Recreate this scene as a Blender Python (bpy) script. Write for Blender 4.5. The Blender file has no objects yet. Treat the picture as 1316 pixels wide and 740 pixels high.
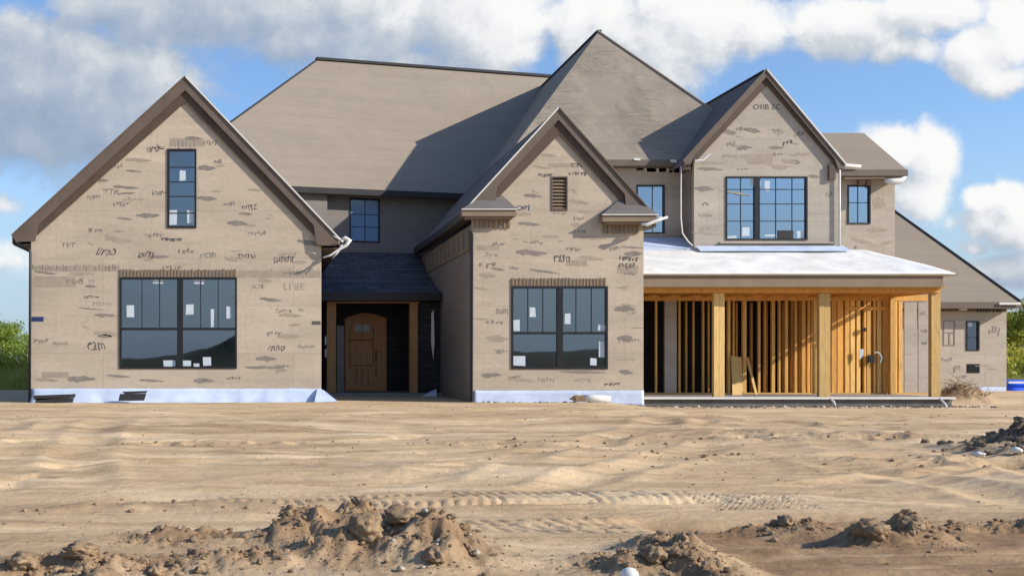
import bpy, bmesh, math, random
import numpy as np
from mathutils import Vector, Matrix, noise as mnoise
from mathutils.geometry import tessellate_polygon
random.seed(7)
SC = bpy.context.scene
COL = SC.collection
CX, HY, F, H = 340.0, 462.0, 1400.0, 1.06
GRADE = -0.04

# ---------------------------------------------------------------- helpers
def P(px, py, Y):
    return ((px-CX)*Y/F, Y, H-(py-HY)*Y/F)
def PX(px, Y): return (px-CX)*Y/F
def PZ(py, Y): return H-(py-HY)*Y/F

ORG = {}
def empty(name, loc, label, cat, group=None):
    o = bpy.data.objects.new(name, None); COL.objects.link(o)
    o.location = loc; o.empty_display_size = .3
    o['label'] = label; o['category'] = cat
    if group: o['group'] = group
    ORG[o.name] = Vector(loc)
    return o
def tag(o, label, cat, group=None):
    o['label'] = label; o['category'] = cat
    if group: o['group'] = group
    return o

class MB:
    def __init__(s): s.v = []; s.f = []; s.m = []
    def face(s, pts, m=0):
        n = len(s.v); s.v += [tuple(p) for p in pts]; s.f.append(tuple(range(n, n+len(pts)))); s.m.append(m)
    def mesh(s, verts, faces, m=0):
        n = len(s.v); s.v += [tuple(p) for p in verts]
        for f in faces: s.f.append(tuple(i+n for i in f)); s.m.append(m)
    def box(s, a, b, m=0):
        x0, y0, z0 = [min(a[i], b[i]) for i in range(3)]; x1, y1, z1 = [max(a[i], b[i]) for i in range(3)]
        s.mesh([(x0,y0,z0),(x1,y0,z0),(x1,y1,z0),(x0,y1,z0),(x0,y0,z1),(x1,y0,z1),(x1,y1,z1),(x0,y1,z1)],
               [(0,3,2,1),(4,5,6,7),(0,1,5,4),(1,2,6,5),(2,3,7,6),(3,0,4,7)], m)
    def prism(s, poly, d, m=0):
        """solid from planar poly, extruded by vector d"""
        n = len(poly); d = Vector(d); a = [Vector(p) for p in poly]; b = [p+d for p in a]
        tri = tessellate_polygon([a])
        vs = a+b
        fs = [tuple(t) for t in tri] + [tuple(i+n for i in reversed(t)) for t in tri]
        for i in range(n):
            j = (i+1) % n; fs.append((i, j, j+n, i+n))
        s.mesh(vs, fs, m)
    def bar(s, p, q, w, t, up=(0,0,1), m=0):
        p = Vector(p); q = Vector(q); d = (q-p).normalized(); up = Vector(up)
        r = d.cross(up)
        if r.length < 1e-4: r = d.cross(Vector((1,0,0)))
        r.normalize(); u = r.cross(d).normalized(); r = r*w/2; u = u*t/2
        vs = [p-r-u,p+r-u,p+r+u,p-r+u,q-r-u,q+r-u,q+r+u,q-r+u]
        s.mesh(vs, [(0,3,2,1),(4,5,6,7),(0,1,5,4),(1,2,6,5),(2,3,7,6),(3,0,4,7)], m)
    def tube(s, pts, r, n=8, m=0):
        pts = [Vector(p) for p in pts]; rs = r if isinstance(r, (list, tuple)) else [r]*len(pts)
        base = len(s.v); vs = []; fs = []
        prev = None
        for i, p in enumerate(pts):
            d = (pts[min(i+1, len(pts)-1)]-pts[max(i-1, 0)]).normalized()
            a = d.cross(Vector((0,0,1)) if abs(d.z) < .9 else Vector((1,0,0))).normalized() if prev is None else (prev-d*prev.dot(d)).normalized()
            prev = a; b = d.cross(a)
            for k in range(n):
                t = 2*math.pi*k/n; vs.append(p+(a*math.cos(t)+b*math.sin(t))*rs[i])
        for i in range(len(pts)-1):
            for k in range(n):
                k2 = (k+1) % n; fs.append((i*n+k, i*n+k2, (i+1)*n+k2, (i+1)*n+k))
        fs.append(tuple(reversed(range(n)))); fs.append(tuple((len(pts)-1)*n+k for k in range(n)))
        s.mesh(vs, fs, m)
    def build(s, name, mats, parent=None, smooth=False, origin=None, bevel=0):
        me = bpy.data.meshes.new(name)
        o = bpy.data.objects.new(name, me); COL.objects.link(o)
        if parent is not None:
            org = ORG[parent.name]; o.parent = parent
        else:
            org = Vector(origin) if origin else Vector((0,0,0)); o.location = org
        ORG[o.name] = org
        me.from_pydata([tuple(Vector(v)-org) for v in s.v], [], s.f)
        if not isinstance(mats, (list, tuple)): mats = [mats]
        for m in mats: me.materials.append(m)
        me.polygons.foreach_set('material_index', s.m)
        if smooth: me.polygons.foreach_set('use_smooth', [True]*len(me.polygons))
        bm = bmesh.new(); bm.from_mesh(me)
        bmesh.ops.recalc_face_normals(bm, faces=bm.faces) if name not in NORECALC else None
        bm.to_mesh(me); bm.free(); me.update()
        if bevel:
            md = o.modifiers.new('b', 'BEVEL'); md.width = bevel; md.segments = 2; md.limit_method = 'ANGLE'
        return o
NORECALC = {'stamped_print', 'foliage', 'tall_grass', 'crown'}

# ---------------------------------------------------------------- materials
class NT:
    def __init__(s, name):
        s.mat = bpy.data.materials.new(name); s.mat.use_nodes = True; s.t = s.mat.node_tree; s.n = s.t.nodes; s.l = s.t.links
        s.bsdf = s.n['Principled BSDF']
    def add(s, typ, **kw):
        nd = s.n.new(typ)
        for k, v in kw.items(): setattr(nd, k, v)
        return nd
    def val(s, sock, v):
        if isinstance(v, bpy.types.NodeSocket): s.l.new(v, sock)
        else: sock.default_value = v
    def coord(s, scale=(1,1,1), src='Object'):
        tc = s.add('ShaderNodeTexCoord'); mp = s.add('ShaderNodeMapping'); s.l.new(tc.outputs[src], mp.inputs[0]); mp.inputs['Scale'].default_value = scale
        return mp.outputs[0]
    def noise(s, vec, scale, detail=4, rough=.55, dist=0):
        nd = s.add('ShaderNodeTexNoise'); s.l.new(vec, nd.inputs['Vector']); nd.inputs['Scale'].default_value = scale
        nd.inputs['Detail'].default_value = detail; nd.inputs['Roughness'].default_value = rough; nd.inputs['Distortion'].default_value = dist
        return nd.outputs['Fac']
    def ramp(s, fac, stops, interp='LINEAR'):
        nd = s.add('ShaderNodeValToRGB'); s.l.new(fac, nd.inputs[0]); cr = nd.color_ramp; cr.interpolation = interp
        while len(cr.elements) < len(stops): cr.elements.new(.5)
        for e, (p, c) in zip(cr.elements, stops):
            e.position = p; e.color = (c[0], c[1], c[2], 1) if isinstance(c, (tuple, list)) else (c, c, c, 1)
        return nd.outputs[0]
    def mix(s, a, b, fac, mode='MIX'):
        nd = s.add('ShaderNodeMix', data_type='RGBA', blend_type=mode)
        s.val(nd.inputs[0], fac)
        for k, v in ((6, a), (7, b)):
            if isinstance(v, bpy.types.NodeSocket): s.l.new(v, nd.inputs[k])
            else: nd.inputs[k].default_value = (*v, 1) if isinstance(v, (tuple, list)) else (v, v, v, 1)
        return nd.outputs[2]
    def math(s, op, a, b=0, c=None):
        nd = s.add('ShaderNodeMath', operation=op); s.val(nd.inputs[0], a); s.val(nd.inputs[1], b)
        if c is not None: s.val(nd.inputs[2], c)
        return nd.outputs[0]
    def bump(s, h, strength=.3, dist=.02, normal=None):
        nd = s.add('ShaderNodeBump'); s.l.new(h, nd.inputs['Height']); nd.inputs['Strength'].default_value = strength; nd.inputs['Distance'].default_value = dist
        if normal is not None: s.l.new(normal, nd.inputs['Normal'])
        return nd.outputs[0]
    def out(s, color, rough=.7, normal=None, metallic=0, spec=.5):
        b = s.bsdf
        if isinstance(color, bpy.types.NodeSocket): s.l.new(color, b.inputs['Base Color'])
        else: b.inputs['Base Color'].default_value = (*color, 1)
        s.val(b.inputs['Roughness'], rough); s.val(b.inputs['Metallic'], metallic)
        b.inputs['Specular IOR Level'].default_value = spec
        if normal is not None: s.l.new(normal, b.inputs['Normal'])
        return s.mat

def simple(name, c, rough=.7, var=.15, scale=3, bump=0, spec=.4, stretch=(1,1,1)):
    t = NT(name); v = t.coord(stretch); n = t.noise(v, scale, 5, .6)
    col = t.ramp(n, [(.25, tuple(k*(1-var) for k in c)), (.75, tuple(min(1, k*(1+var)) for k in c))])
    nr = t.bump(t.noise(v, scale*4, 4), bump, .01) if bump else None
    return t.out(col, rough, nr, spec=spec)

def sheathing(name, c, side=False):
    """housewrapped / gypsum sheathing board: pale seams, wrinkles, faint stains"""
    t = NT(name)
    tc = t.add('ShaderNodeTexCoord'); sp = t.add('ShaderNodeSeparateXYZ'); t.l.new(tc.outputs['Object'], sp.inputs[0])
    cb = t.add('ShaderNodeCombineXYZ'); t.l.new(sp.outputs[1 if side else 0], cb.inputs[0]); t.l.new(sp.outputs[2], cb.inputs[1])
    v3 = t.coord((1,1,1)); vs = t.coord((.5,.5,2.2))
    br = t.add('ShaderNodeTexBrick'); t.l.new(cb.outputs[0], br.inputs['Vector'])
    br.inputs['Scale'].default_value = 1; br.inputs['Brick Width'].default_value = 2.44; br.inputs['Row Height'].default_value = 1.22
    br.inputs['Mortar Size'].default_value = .007; br.inputs['Mortar Smooth'].default_value = .4; br.offset = .5
    br.inputs['Color1'].default_value = (.95,.95,.95,1); br.inputs['Color2'].default_value = (1.04,1.04,1.04,1); br.inputs['Mortar'].default_value = (.78,.76,.73,1)
    big = t.noise(vs, .7, 5, .6, .4); fine = t.noise(v3, 9, 6, .6)
    base = t.ramp(big, [(.3, tuple(k*.86 for k in c)), (.52, c), (.72, tuple(k*1.12 for k in c))])
    dirt = t.ramp(t.noise(vs, 2.3, 6, .7), [(.58, (1,1,1)), (.74, (.8,.78,.76))])
    # rectangular faint overlaps of wrap
    b2 = t.add('ShaderNodeTexBrick'); t.l.new(cb.outputs[0], b2.inputs['Vector']); b2.inputs['Scale'].default_value = 1
    b2.inputs['Brick Width'].default_value = .93; b2.inputs['Row Height'].default_value = .41; b2.inputs['Mortar Size'].default_value = 0
    b2.inputs['Color1'].default_value = (.88,.87,.86,1); b2.inputs['Color2'].default_value = (1.05,1.05,1.05,1); b2.offset = .37; b2.inputs['Bias'].default_value = .55
    c1 = t.mix(base, br.outputs['Color'], 1.0, 'MULTIPLY'); c2 = t.mix(c1, dirt, .7, 'MULTIPLY'); c2b = t.mix(c2, b2.outputs['Color'], .55, 'MULTIPLY')
    c3 = t.mix(c2b, t.ramp(fine, [(.3, .9), (.7, 1.06)]), .8, 'MULTIPLY')
    n1 = t.bump(t.noise(vs, 3.2, 5, .6, .6), .25, .03); n2 = t.bump(br.outputs['Fac'], -.25, .006, n1)
    return t.out(c3, .75, n2, spec=.25)

def felt(name, c, lapz=.45, wr=.35):
    """roof underlayment felt: horizontal laps, wrinkles"""
    t = NT(name)
    tc = t.add('ShaderNodeTexCoord'); sp = t.add('ShaderNodeSeparateXYZ'); t.l.new(tc.outputs['Object'], sp.inputs[0])
    vl = t.coord((.35,.35,3.2)); v = t.coord((1,1,1))
    wob = t.math('MULTIPLY', t.noise(v, .8, 3), .10)
    zz = t.math('FRACT', t.math('DIVIDE', t.math('ADD', sp.outputs[2], wob), lapz))
    line = t.ramp(zz, [(0, .0), (.05, 1), (.97, 1), (1, 0)])
    big = t.noise(vl, .6, 5, .6, .3)
    base = t.ramp(big, [(.3, tuple(k*.94 for k in c)), (.7, tuple(k*1.05 for k in c))])
    strk = t.ramp(t.noise(t.coord((.5,.5,9)), 1.4, 6, .65, .5), [(.42, .86), (.6, 1.04)])
    patch = t.ramp(t.noise(v, .45, 3), [(.45, 0), (.62, 1)])
    c1 = t.mix(base, strk, .18, 'MULTIPLY')
    c2 = t.mix(c1, t.mix(.80, (1,1,1), line), .5, 'MULTIPLY')
    wrk = t.math('MULTIPLY', t.noise(t.coord((.45,.45,5)), 2.2, 4, .6, 1.2), patch)
    n1 = t.bump(wrk, wr, .12); n2 = t.bump(line, .25, .015, n1); n3 = t.bump(t.noise(v, 60, 3), .12, .01, n2)
    return t.out(c2, .85, n3, spec=.15)

def shingle(name, c):
    t = NT(name)
    tc = t.add('ShaderNodeTexCoord'); sp = t.add('ShaderNodeSeparateXYZ'); t.l.new(tc.outputs['Object'], sp.inputs[0])
    cb = t.add('ShaderNodeCombineXYZ'); t.l.new(sp.outputs[0], cb.inputs[0]); t.l.new(sp.outputs[2], cb.inputs[1])
    br = t.add('ShaderNodeTexBrick'); t.l.new(cb.outputs[0], br.inputs['Vector']); br.inputs['Scale'].default_value = 1
    br.inputs['Brick Width'].default_value = .42; br.inputs['Row Height'].default_value = .12; br.inputs['Mortar Size'].default_value = .012
    br.inputs['Mortar Smooth'].default_value = .5
    br.inputs['Color1'].default_value = (.75,.75,.75,1); br.inputs['Color2'].default_value = (1.25,1.25,1.3,1); br.inputs['Mortar'].default_value = (.3,.3,.3,1)
    base = t.ramp(t.noise(t.coord(), 2, 5), [(.3, tuple(k*.8 for k in c)), (.7, tuple(k*1.25 for k in c))])
    c1 = t.mix(base, br.outputs['Color'], 1, 'MULTIPLY')
    n = t.bump(br.outputs['Fac'], -.6, .02); n = t.bump(t.noise(t.coord(), 50, 3), .2, .01, n)
    return t.out(c1, .8, n, spec=.3)

def wood(name, c, var=.25, rough=.6):
    t = NT(name)
    v = t.coord((9,9,.9)); info = t.add('ShaderNodeObjectInfo')
    g = t.noise(v, 2.0, 6, .6, 1.2); g2 = t.noise(t.coord((40,40,1.5)), 2, 4, .6)
    col = t.ramp(g, [(.28, tuple(k*(1-var) for k in c)), (.5, c), (.75, tuple(min(1, k*(1+var*.7)) for k in c))])
    col = t.mix(col, t.ramp(g2, [(.4, .8), (.6, 1.05)]), .6, 'MULTIPLY')
    rnd = t.ramp(info.outputs['Random'], [(0, (.80,.76,.70)), (1, (1.12,1.10,1.06))])
    col = t.mix(col, rnd, 1, 'MULTIPLY')
    return t.out(col, rough, t.bump(g2, .25, .004), spec=.3)

M = {}
M['wall'] = sheathing('tan_sheathing', (.46,.39,.305))
M['wall2'] = sheathing('grey_tan_sheathing', (.405,.36,.30))
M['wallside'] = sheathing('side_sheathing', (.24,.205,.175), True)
M['wallgrey'] = felt('grey_lap_wrap', (.21,.195,.185), .22, .2)
M['felt'] = felt('roof_felt', (.275,.235,.188))
M['feltw'] = felt('wrinkled_roof_felt', (.275,.235,.188), .34, .8)
M['feltshade'] = felt('shade_darkened_felt', (.15,.139,.132))  # shade of the left slopes put into the felt colour; returns share it
M['felt2'] = felt('roof_felt_far', (.26,.22,.175), .22, .2)
M['fascia'] = simple('fascia_paint', (.125,.095,.075), .6, .18, 2.5, .1, stretch=(1,1,1))
M['soffit'] = simple('soffit_board', (.085,.058,.042), .7, .22, 2, .15)
M['fasciatan'] = simple('tan_brown_trim', (.22,.165,.11), .65, .15, 2, .1)
M['ridge'] = simple('ridge_cap', (.03,.03,.034), .8, .2, 3)
M['white'] = simple('white_flashing', (.66,.65,.62), .45, .06, 3)
M['black'] = simple('black_metal', (.012,.013,.015), .4, .2, 3)
M['shadebrick'] = shingle('shade_dark_masonry', (.035,.034,.036))  # dark brick made blacker to carry the porch shade in its colour
M['shingle'] = shingle('charcoal_shingle', (.075,.078,.09))
M['pine'] = wood('pine_stud', (.72,.44,.135))
M['pinebrown'] = wood('brown_porch_post', (.46,.25,.105))
M['pinepale'] = wood('pale_pine_post', (.68,.47,.19))
M['orange'] = wood('orange_lumber', (.78,.42,.11))
M['osb'] = wood('osb_panel', (.80,.52,.18), .3)
M['door'] = wood('stained_door', (.62,.31,.13), .3, .45)
M['doordark'] = wood('stained_door_dark', (.07,.03,.012), .3, .5)
M['concrete'] = simple('concrete', (.25,.24,.23), .9, .2, 4, .3)
M['foot'] = simple('dark_footing', (.13,.125,.12), .95, .35, 3, .5)
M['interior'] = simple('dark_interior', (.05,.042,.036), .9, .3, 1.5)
M['ink'] = simple('stamped_ink', (.10,.09,.085), .8, .3, 20)
M['fade'] = simple('faded_ink', (.215,.19,.165), .8, .25, 4)
M['faint'] = simple('faint_ink', (.33,.28,.22), .8, .15, 4)
M['pale'] = simple('pale_scuff', (.56,.50,.41), .8, .1, 4)
M['wallpale'] = simple('pale_wrap_patch', (.47,.40,.31), .8, .05, 2)
M['navy'] = simple('navy_tape', (.02,.035,.13), .5, .1, 4)
M['blue'] = simple('blue_tarp', (.02,.09,.75), .4, .1, 3)
M['sticker'] = simple('window_sticker', (.50,.58,.64), .5, .06, 6)
M['greysheet'] = sheathing('grey_sheet', (.42,.38,.33))

def membrane(name, c):
    t = NT(name); v = t.coord((1,1,1)); n = t.noise(v, 1.5, 5, .6, .5)
    col = t.ramp(n, [(.3, tuple(k*.8 for k in c)), (.7, tuple(min(1, k*1.12) for k in c))])
    b = t.bump(t.noise(t.coord((.6,.6,2)), 4, 4, .6, .8), .35, .04)
    return t.out(col, .42, b, spec=.4)
M['membrane'] = membrane('pale_blue_membrane', (.50,.59,.76))
M['whiteroof'] = membrane('white_roof_membrane', (.78,.77,.74))

def glassmat(name, tint=(.60,.68,.78), refl=.42):
    t = NT(name); n = t.n; l = t.l
    n.remove(t.bsdf); out = n['Material Output']
    g = n.new('ShaderNodeBsdfGlossy'); g.inputs['Roughness'].default_value = .015; g.inputs['Color'].default_value = (*tint, 1)
    tr = n.new('ShaderNodeBsdfTransparent'); tr.inputs['Color'].default_value = (.55,.6,.62,1)
    fr = n.new('ShaderNodeLayerWeight'); fr.inputs['Blend'].default_value = .35
    ad = n.new('ShaderNodeMath'); ad.operation = 'MULTIPLY_ADD'; l.new(fr.outputs['Fresnel'], ad.inputs[0]); ad.inputs[1].default_value = .6; ad.inputs[2].default_value = refl
    mx = n.new('ShaderNodeMixShader'); l.new(ad.outputs[0], mx.inputs[0]); l.new(tr.outputs[0], mx.inputs[1]); l.new(g.outputs[0], mx.inputs[2]); l.new(mx.outputs[0], out.inputs[0])
    bp = n.new('ShaderNodeBump'); bp.inputs['Strength'].default_value = .04; bp.inputs['Distance'].default_value = .02
    l.new(t.noise(t.coord((1,1,1)), .8, 2), bp.inputs['Height']); l.new(bp.outputs[0], g.inputs['Normal'])
    return t.mat
M['glass'] = glassmat('coated_glass', (.62,.66,.72), .33)
M['glassblue'] = glassmat('bright_coated_glass', (.68,.78,.90), .48)
M['skypane'] = simple('painted_sky_pane', (.17,.29,.47), .12, .08, 1.2, 0, .8)  # blue stands for the sky's reflection, put into the pane colour
M['glassdim'] = glassmat('dim_coated_glass', (.50,.55,.60), .30)

# ---------------------------------------------------------------- wall frames
class Frame:
    """vertical wall plane: s runs along the wall, d out of it towards the viewer"""
    def __init__(s, ox, oy, ux=1, uy=0): s.ox, s.oy, s.ux, s.uy = ox, oy, ux, uy
    def W(s, a, z, d=0): return (s.ox+s.ux*a+s.uy*d, s.oy+s.uy*a-s.ux*d, z)
    def pt(s, px, py):
        r = (px-CX)/F; a = (r*s.oy-s.ox)/(s.ux-r*s.uy); Y = s.oy+s.uy*a
        return a, H-(py-HY)*Y/F
    def box(s, mb, a0, a1, z0, z1, d0, d1, m=0):
        a = [s.W(a0,z0,d0), s.W(a1,z0,d0), s.W(a1,z0,d1), s.W(a0,z0,d1), s.W(a0,z1,d0), s.W(a1,z1,d0), s.W(a1,z1,d1), s.W(a0,z1,d1)]
        mb.mesh(a, [(0,3,2,1),(4,5,6,7),(0,1,5,4),(1,2,6,5),(2,3,7,6),(3,0,4,7)], m)
    def rect(s, px0, py0, px1, py1):
        a0, z1 = s.pt(px0, py0); a1, z0 = s.pt(px1, py1); return a0, z0, a1, z1

def wall_mb(fr, outer, holes, th=.14):
    mb = MB(); loops = [outer]+holes
    polys = [[Vector((a, z, 0)) for a, z in lp] for lp in loops]
    tri = tessellate_polygon(polys); flat = [p for lp in loops for p in lp]; n = len(flat)
    vs = [fr.W(a, z, 0) for a, z in flat]+[fr.W(a, z, -th) for a, z in flat]
    fs = [tuple(t) for t in tri]+[tuple(i+n for i in reversed(t)) for t in tri]
    k = 0
    for lp in loops:
        m = len(lp)
        for i in range(m):
            j = (i+1) % m; fs.append((k+i, k+j, k+j+n, k+i+n))
        k += m
    mb.mesh(vs, fs); return mb
def R4(r): a0, z0, a1, z1 = r; return [(a0,z0),(a1,z0),(a1,z1),(a0,z1)]

def window(fr, r, parent, verts=(.5,), hors=(.62,), thick_v=.5, minor_v=(), minor_h=(), stickers=(), glass='glass', fw=.05, label=None, minor_above=None):
    """frame with a pane and mullions set in an opening; stickers are (px0,py0,px1,py1)"""
    a0, z0, a1, z1 = r; w = a1-a0; h = z1-z0
    mb = MB(); D0, D1 = -.09, .025
    fr.box(mb, a0, a0+fw, z0, z1, D0, D1); fr.box(mb, a1-fw, a1, z0, z1, D0, D1)
    fr.box(mb, a0+fw, a1-fw, z0, z0+fw, D0, D1); fr.box(mb, a0+fw, a1-fw, z1-fw, z1, D0, D1)
    for f in verts:
        c = a0+w*f; t = .075 if thick_v else .03; fr.box(mb, c-t, c+t, z0+fw, z1-fw, D0, D1-.006)
    for f in hors:
        c = z0+h*f
        xs = [a0+fw]+sum([[a0+w*f2-.075, a0+w*f2+.075] for f2 in verts], [])+[a1-fw]
        for i in range(0, len(xs), 2): fr.box(mb, xs[i], xs[i+1], c-.032, c+.032, D0, D1-.012)
    wd = mb.build('window', M['black'], parent)
    if label: wd['label'] = label
    g = MB(); g.face([fr.W(a0+fw/2, z0+fw/2, -.04), fr.W(a1-fw/2, z0+fw/2, -.04), fr.W(a1-fw/2, z1-fw/2, -.04), fr.W(a0+fw/2, z1-fw/2, -.04)])
    g.build('pane', M[glass], wd)
    if minor_v or minor_h:
        m = MB(); zlo = z0+fw if minor_above is None else z0+h*minor_above+.033
        for f in minor_v: m = MB(); fr.box(m, a0+w*f-.011, a0+w*f+.011, zlo, z1-fw, -.05, -.028); m.build('muntin', M['black'], wd)
        for f in minor_h: m = MB(); fr.box(m, a0+fw, a1-fw, z0+h*f-.011, z0+h*f+.011, -.053, -.025); m.build('muntin', M['black'], wd)
    for q in stickers:
        sa0, sz0, sa1, sz1 = fr.rect(*q); s = MB()
        j = lambda: random.uniform(-.012, .012)
        s.prism([fr.W(sa0+j(), sz0+j(), -.035), fr.W(sa1+j(), sz0+j(), -.035), fr.W(sa1+j(), sz1+j(), -.035), fr.W(sa0+j(), sz1+j(), -.035)], Vector(fr.W(0,0,0))-Vector(fr.W(0,0,.003)))
        s.build('sticker', M['sticker'], wd)
    return wd

# font glyph meshes for stamped writing
_dg = None
def text_mesh(txt):
    cu = bpy.data.curves.new('t', 'FONT'); cu.body = txt; cu.align_x = 'CENTER'; cu.align_y = 'CENTER'; cu.resolution_u = 2
    ob = bpy.data.objects.new('t', cu); COL.objects.link(ob); bpy.context.view_layer.update()
    dg = bpy.context.evaluated_depsgraph_get(); me = bpy.data.meshes.new_from_object(ob.evaluated_get(dg))
    vs = [v.co.copy() for v in me.vertices]; fs = [tuple(p.vertices) for p in me.polygons]
    bpy.data.objects.remove(ob); bpy.data.curves.remove(cu); bpy.data.meshes.remove(me)
    w = max(v.x for v in vs)-min(v.x for v in vs); h = max(v.y for v in vs)-min(v.y for v in vs)
    return vs, fs, w, h
def put_text(mb, fr, txt, px, py, wpx, hpx, m=0, shear=.0, rot=0, d=.004, jit=1.0):
    vs, fs, w, h = text_mesh(txt); a, z = fr.pt(px, py); sc = fr.oy/F
    fx = wpx*.82*sc/w; fz = hpx*.78*sc/h
    out = []; so_ = random.uniform(0, 99)
    for v in vs:
        q_ = Vector((v.x*2.6, v.y*2.6, so_)); jx = mnoise.noise(q_)*.16*jit; jy = mnoise.noise(q_+Vector((9,4,2)))*.20*jit
        x = (v.x+jx)*fx+v.y*fz*shear; y = (v.y+jy)*fz
        x, y = x*math.cos(rot)-y*math.sin(rot), x*math.sin(rot)+y*math.cos(rot)
        out.append(fr.W(a+x, z+y, d))
    mb.mesh(out, fs, m)
def smear(mb, fr, px, py, wpx, hpx, m=1, rot=0, d=.003):
    a, z = fr.pt(px, py); sc = fr.oy/F; n = 9; pts = []
    for i in range(n+1):
        t = i/n; pts.append((t-.5, .5*math.sin(math.pi*min(1, max(0, t*.8+.15)))*random.uniform(.55, 1)))
    for i in range(n, -1, -1):
        t = i/n; pts.append((t-.5, -.5*math.sin(math.pi*min(1, max(0, t*.8+.12)))*random.uniform(.4, 1)))
    out = [fr.W(a+(x*wpx*math.cos(rot)-y*hpx*math.sin(rot))*sc, z+(x*wpx*math.sin(rot)+y*hpx*math.cos(rot))*sc, d) for x, y in pts]
    tri = tessellate_polygon([[Vector(p) for p in out]]); mb.mesh(out, [tuple(t) for t in tri], m)
def dashes(mb, fr, px, py, wpx, hpx, n, m=0, d=.0045):
    """ragged row of small printed strokes"""
    a, z = fr.pt(px, py); sc = fr.oy/F
    for i in range(n):
        x = (i+.5)/n-.5+random.uniform(-.02, .02); hh = hpx*random.uniform(.4, 1)*.5; yy = random.uniform(-.25, .25)*hpx
        w = wpx/n*random.uniform(.12, .35); lean = random.uniform(-.2, .5)*hh
        q = [(x*wpx-w, yy-hh), (x*wpx+w, yy-hh), (x*wpx+w+lean, yy+hh), (x*wpx-w+lean, yy+hh)]
        mb.face([fr.W(a+u*sc, z+v*sc, d) for u, v in q], m)
        if random.random() < .45:
            q = [(x*wpx-w, yy+hh-1.0), (x*wpx+wpx/n*.8, yy+hh-.6), (x*wpx+wpx/n*.8, yy+hh+.3), (x*wpx-w, yy+hh)]
            mb.face([fr.W(a+u*sc, z+v*sc, d+.001) for u, v in q], m)
def ticks(mb, fr, px0, px1, py0, py1, step, m=1, d=.0035):
    x = px0
    while x < px1:
        w = random.uniform(.9, 1.9); a0, z1 = fr.pt(x, py0+random.uniform(-1, 2)); a1, z0 = fr.pt(x+w, py1+random.uniform(-2, 1))
        mb.face([fr.W(a0,z0,d), fr.W(a1,z0,d), fr.W(a1,z1,d), fr.W(a0,z1,d)], m if random.random() < .75 else 2)
        x += step*random.uniform(.75, 1.3)

# ---------------------------------------------------------------- ROOT
HOUSE = empty('unfinished_house', P(560, HY+H*F/28, 28),
              'large two storey house under construction in tan sheathing with steep felted gable roofs', 'house')

def roof_slab(name, poly, th, mat, parent=HOUSE):
    mb = MB(); mb.prism(poly, (0,0,-th)); return mb.build(name, mat, parent)

def rakes(fr, Yf, Yw, peak, tl, tr, wf, wband, cut=(8, 30), name='fascia', trimw=None):
    """two rake boards of a gable (px polygons) plus the soffit/frieze band behind them"""
    for side, tip in ((-1, tl), (1, tr)):
        mb = MB(); sl = (tip[1]-peak[1])/abs(tip[0]-peak[0])
        xin = tip[0]-side*cut[1]
        poly = [peak, tip, (tip[0]-side*cut[0]*.6, tip[1]+cut[0]), (xin+side*4, tip[1]+cut[0]-1), (xin, peak[1]+wf+sl*abs(xin-peak[0])), (peak[0], peak[1]+wf)]
        pts = [P(x, y, Yf) for x, y in poly]
        mb.prism(pts, (0, .05, 0)); fa = mb.build(name, M['fascia'], HOUSE)
        # crown strip
        c = MB(); a = Vector(P(*peak, Yf)); b = Vector(P(*tip, Yf))
        off = Vector((0,-.02,.012)); c.bar(a+off, b+off, .035, .035)
        c.build('drip_edge', M['white'] if (side == -1 if trimw else side == 1) else M['fascia'], fa)
        # soffit board under overhang
        s = MB(); xo = tip[0]-side*(cut[1]-2)
        p0 = Vector(P(peak[0], peak[1]+wf*.75, Yf)); p1 = Vector(P(xo, peak[1]+wf*.75+sl*abs(xo-peak[0]), Yf))
        dy = Vector((0, Yw-Yf-.012, 0)); s.prism([p0+Vector((0,.052,0)), p1+Vector((0,.052,0)), p1+dy, p0+dy], (0,0,.03))
        # frieze band on the wall
        k = Yf/Yw
        q0 = P(peak[0], peak[1]+wf*.6, Yw); q1 = P(xo, peak[1]+wf*.6+sl*abs(xo-peak[0]), Yw)
        z1 = P(peak[0], peak[1]+wf+wband, Yw); z2 = P(xo, peak[1]+wf+wband*.8+sl*abs(xo-peak[0]), Yw)
        s.prism([(q0[0], Yw-.012, q0[2]), (q1[0], Yw-.012, q1[2]), (z2[0], Yw-.012, z2[2]), (z1[0], Yw-.012, z1[2])], (0, -.05, 0))
        s.build('soffit', M['soffit'], HOUSE)

# ================================================================ LEFT GABLE WING
YL = 28.0; YLf = 27.87; FL = Frame(0, YL)
LX0, LX1 = PX(40, YL), PX(413, YL)
pk = (238, 99); tl = (15, 303); tr = (437, 308)
wtop = [FL.pt(413, 283), FL.pt(238, 128), FL.pt(42, 283)]
hw = FL.rect(153.5, 356.5, 304.5, 473.5); hu = FL.rect(215, 191.5, 252.5, 293)
ml = wall_mb(FL, [(LX0, -.15), (LX1, -.15)]+[(LX1, wtop[0][1])]+[wtop[1]]+[(LX0, wtop[2][1])], [R4(hw), R4(hu)])
ml.build('wall', M['wall'], HOUSE)['label'] = 'left gable front wall of stamped tan sheathing'
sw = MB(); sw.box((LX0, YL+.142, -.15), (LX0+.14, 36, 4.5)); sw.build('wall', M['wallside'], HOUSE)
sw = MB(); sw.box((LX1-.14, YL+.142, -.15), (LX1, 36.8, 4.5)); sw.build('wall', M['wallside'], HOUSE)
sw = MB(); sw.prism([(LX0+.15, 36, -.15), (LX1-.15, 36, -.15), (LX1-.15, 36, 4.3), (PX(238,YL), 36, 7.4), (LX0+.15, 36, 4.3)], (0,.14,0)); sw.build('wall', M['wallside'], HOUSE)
rakes(FL, YLf, YL, pk, tl, tr, 17, 16, (8, 34))
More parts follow.
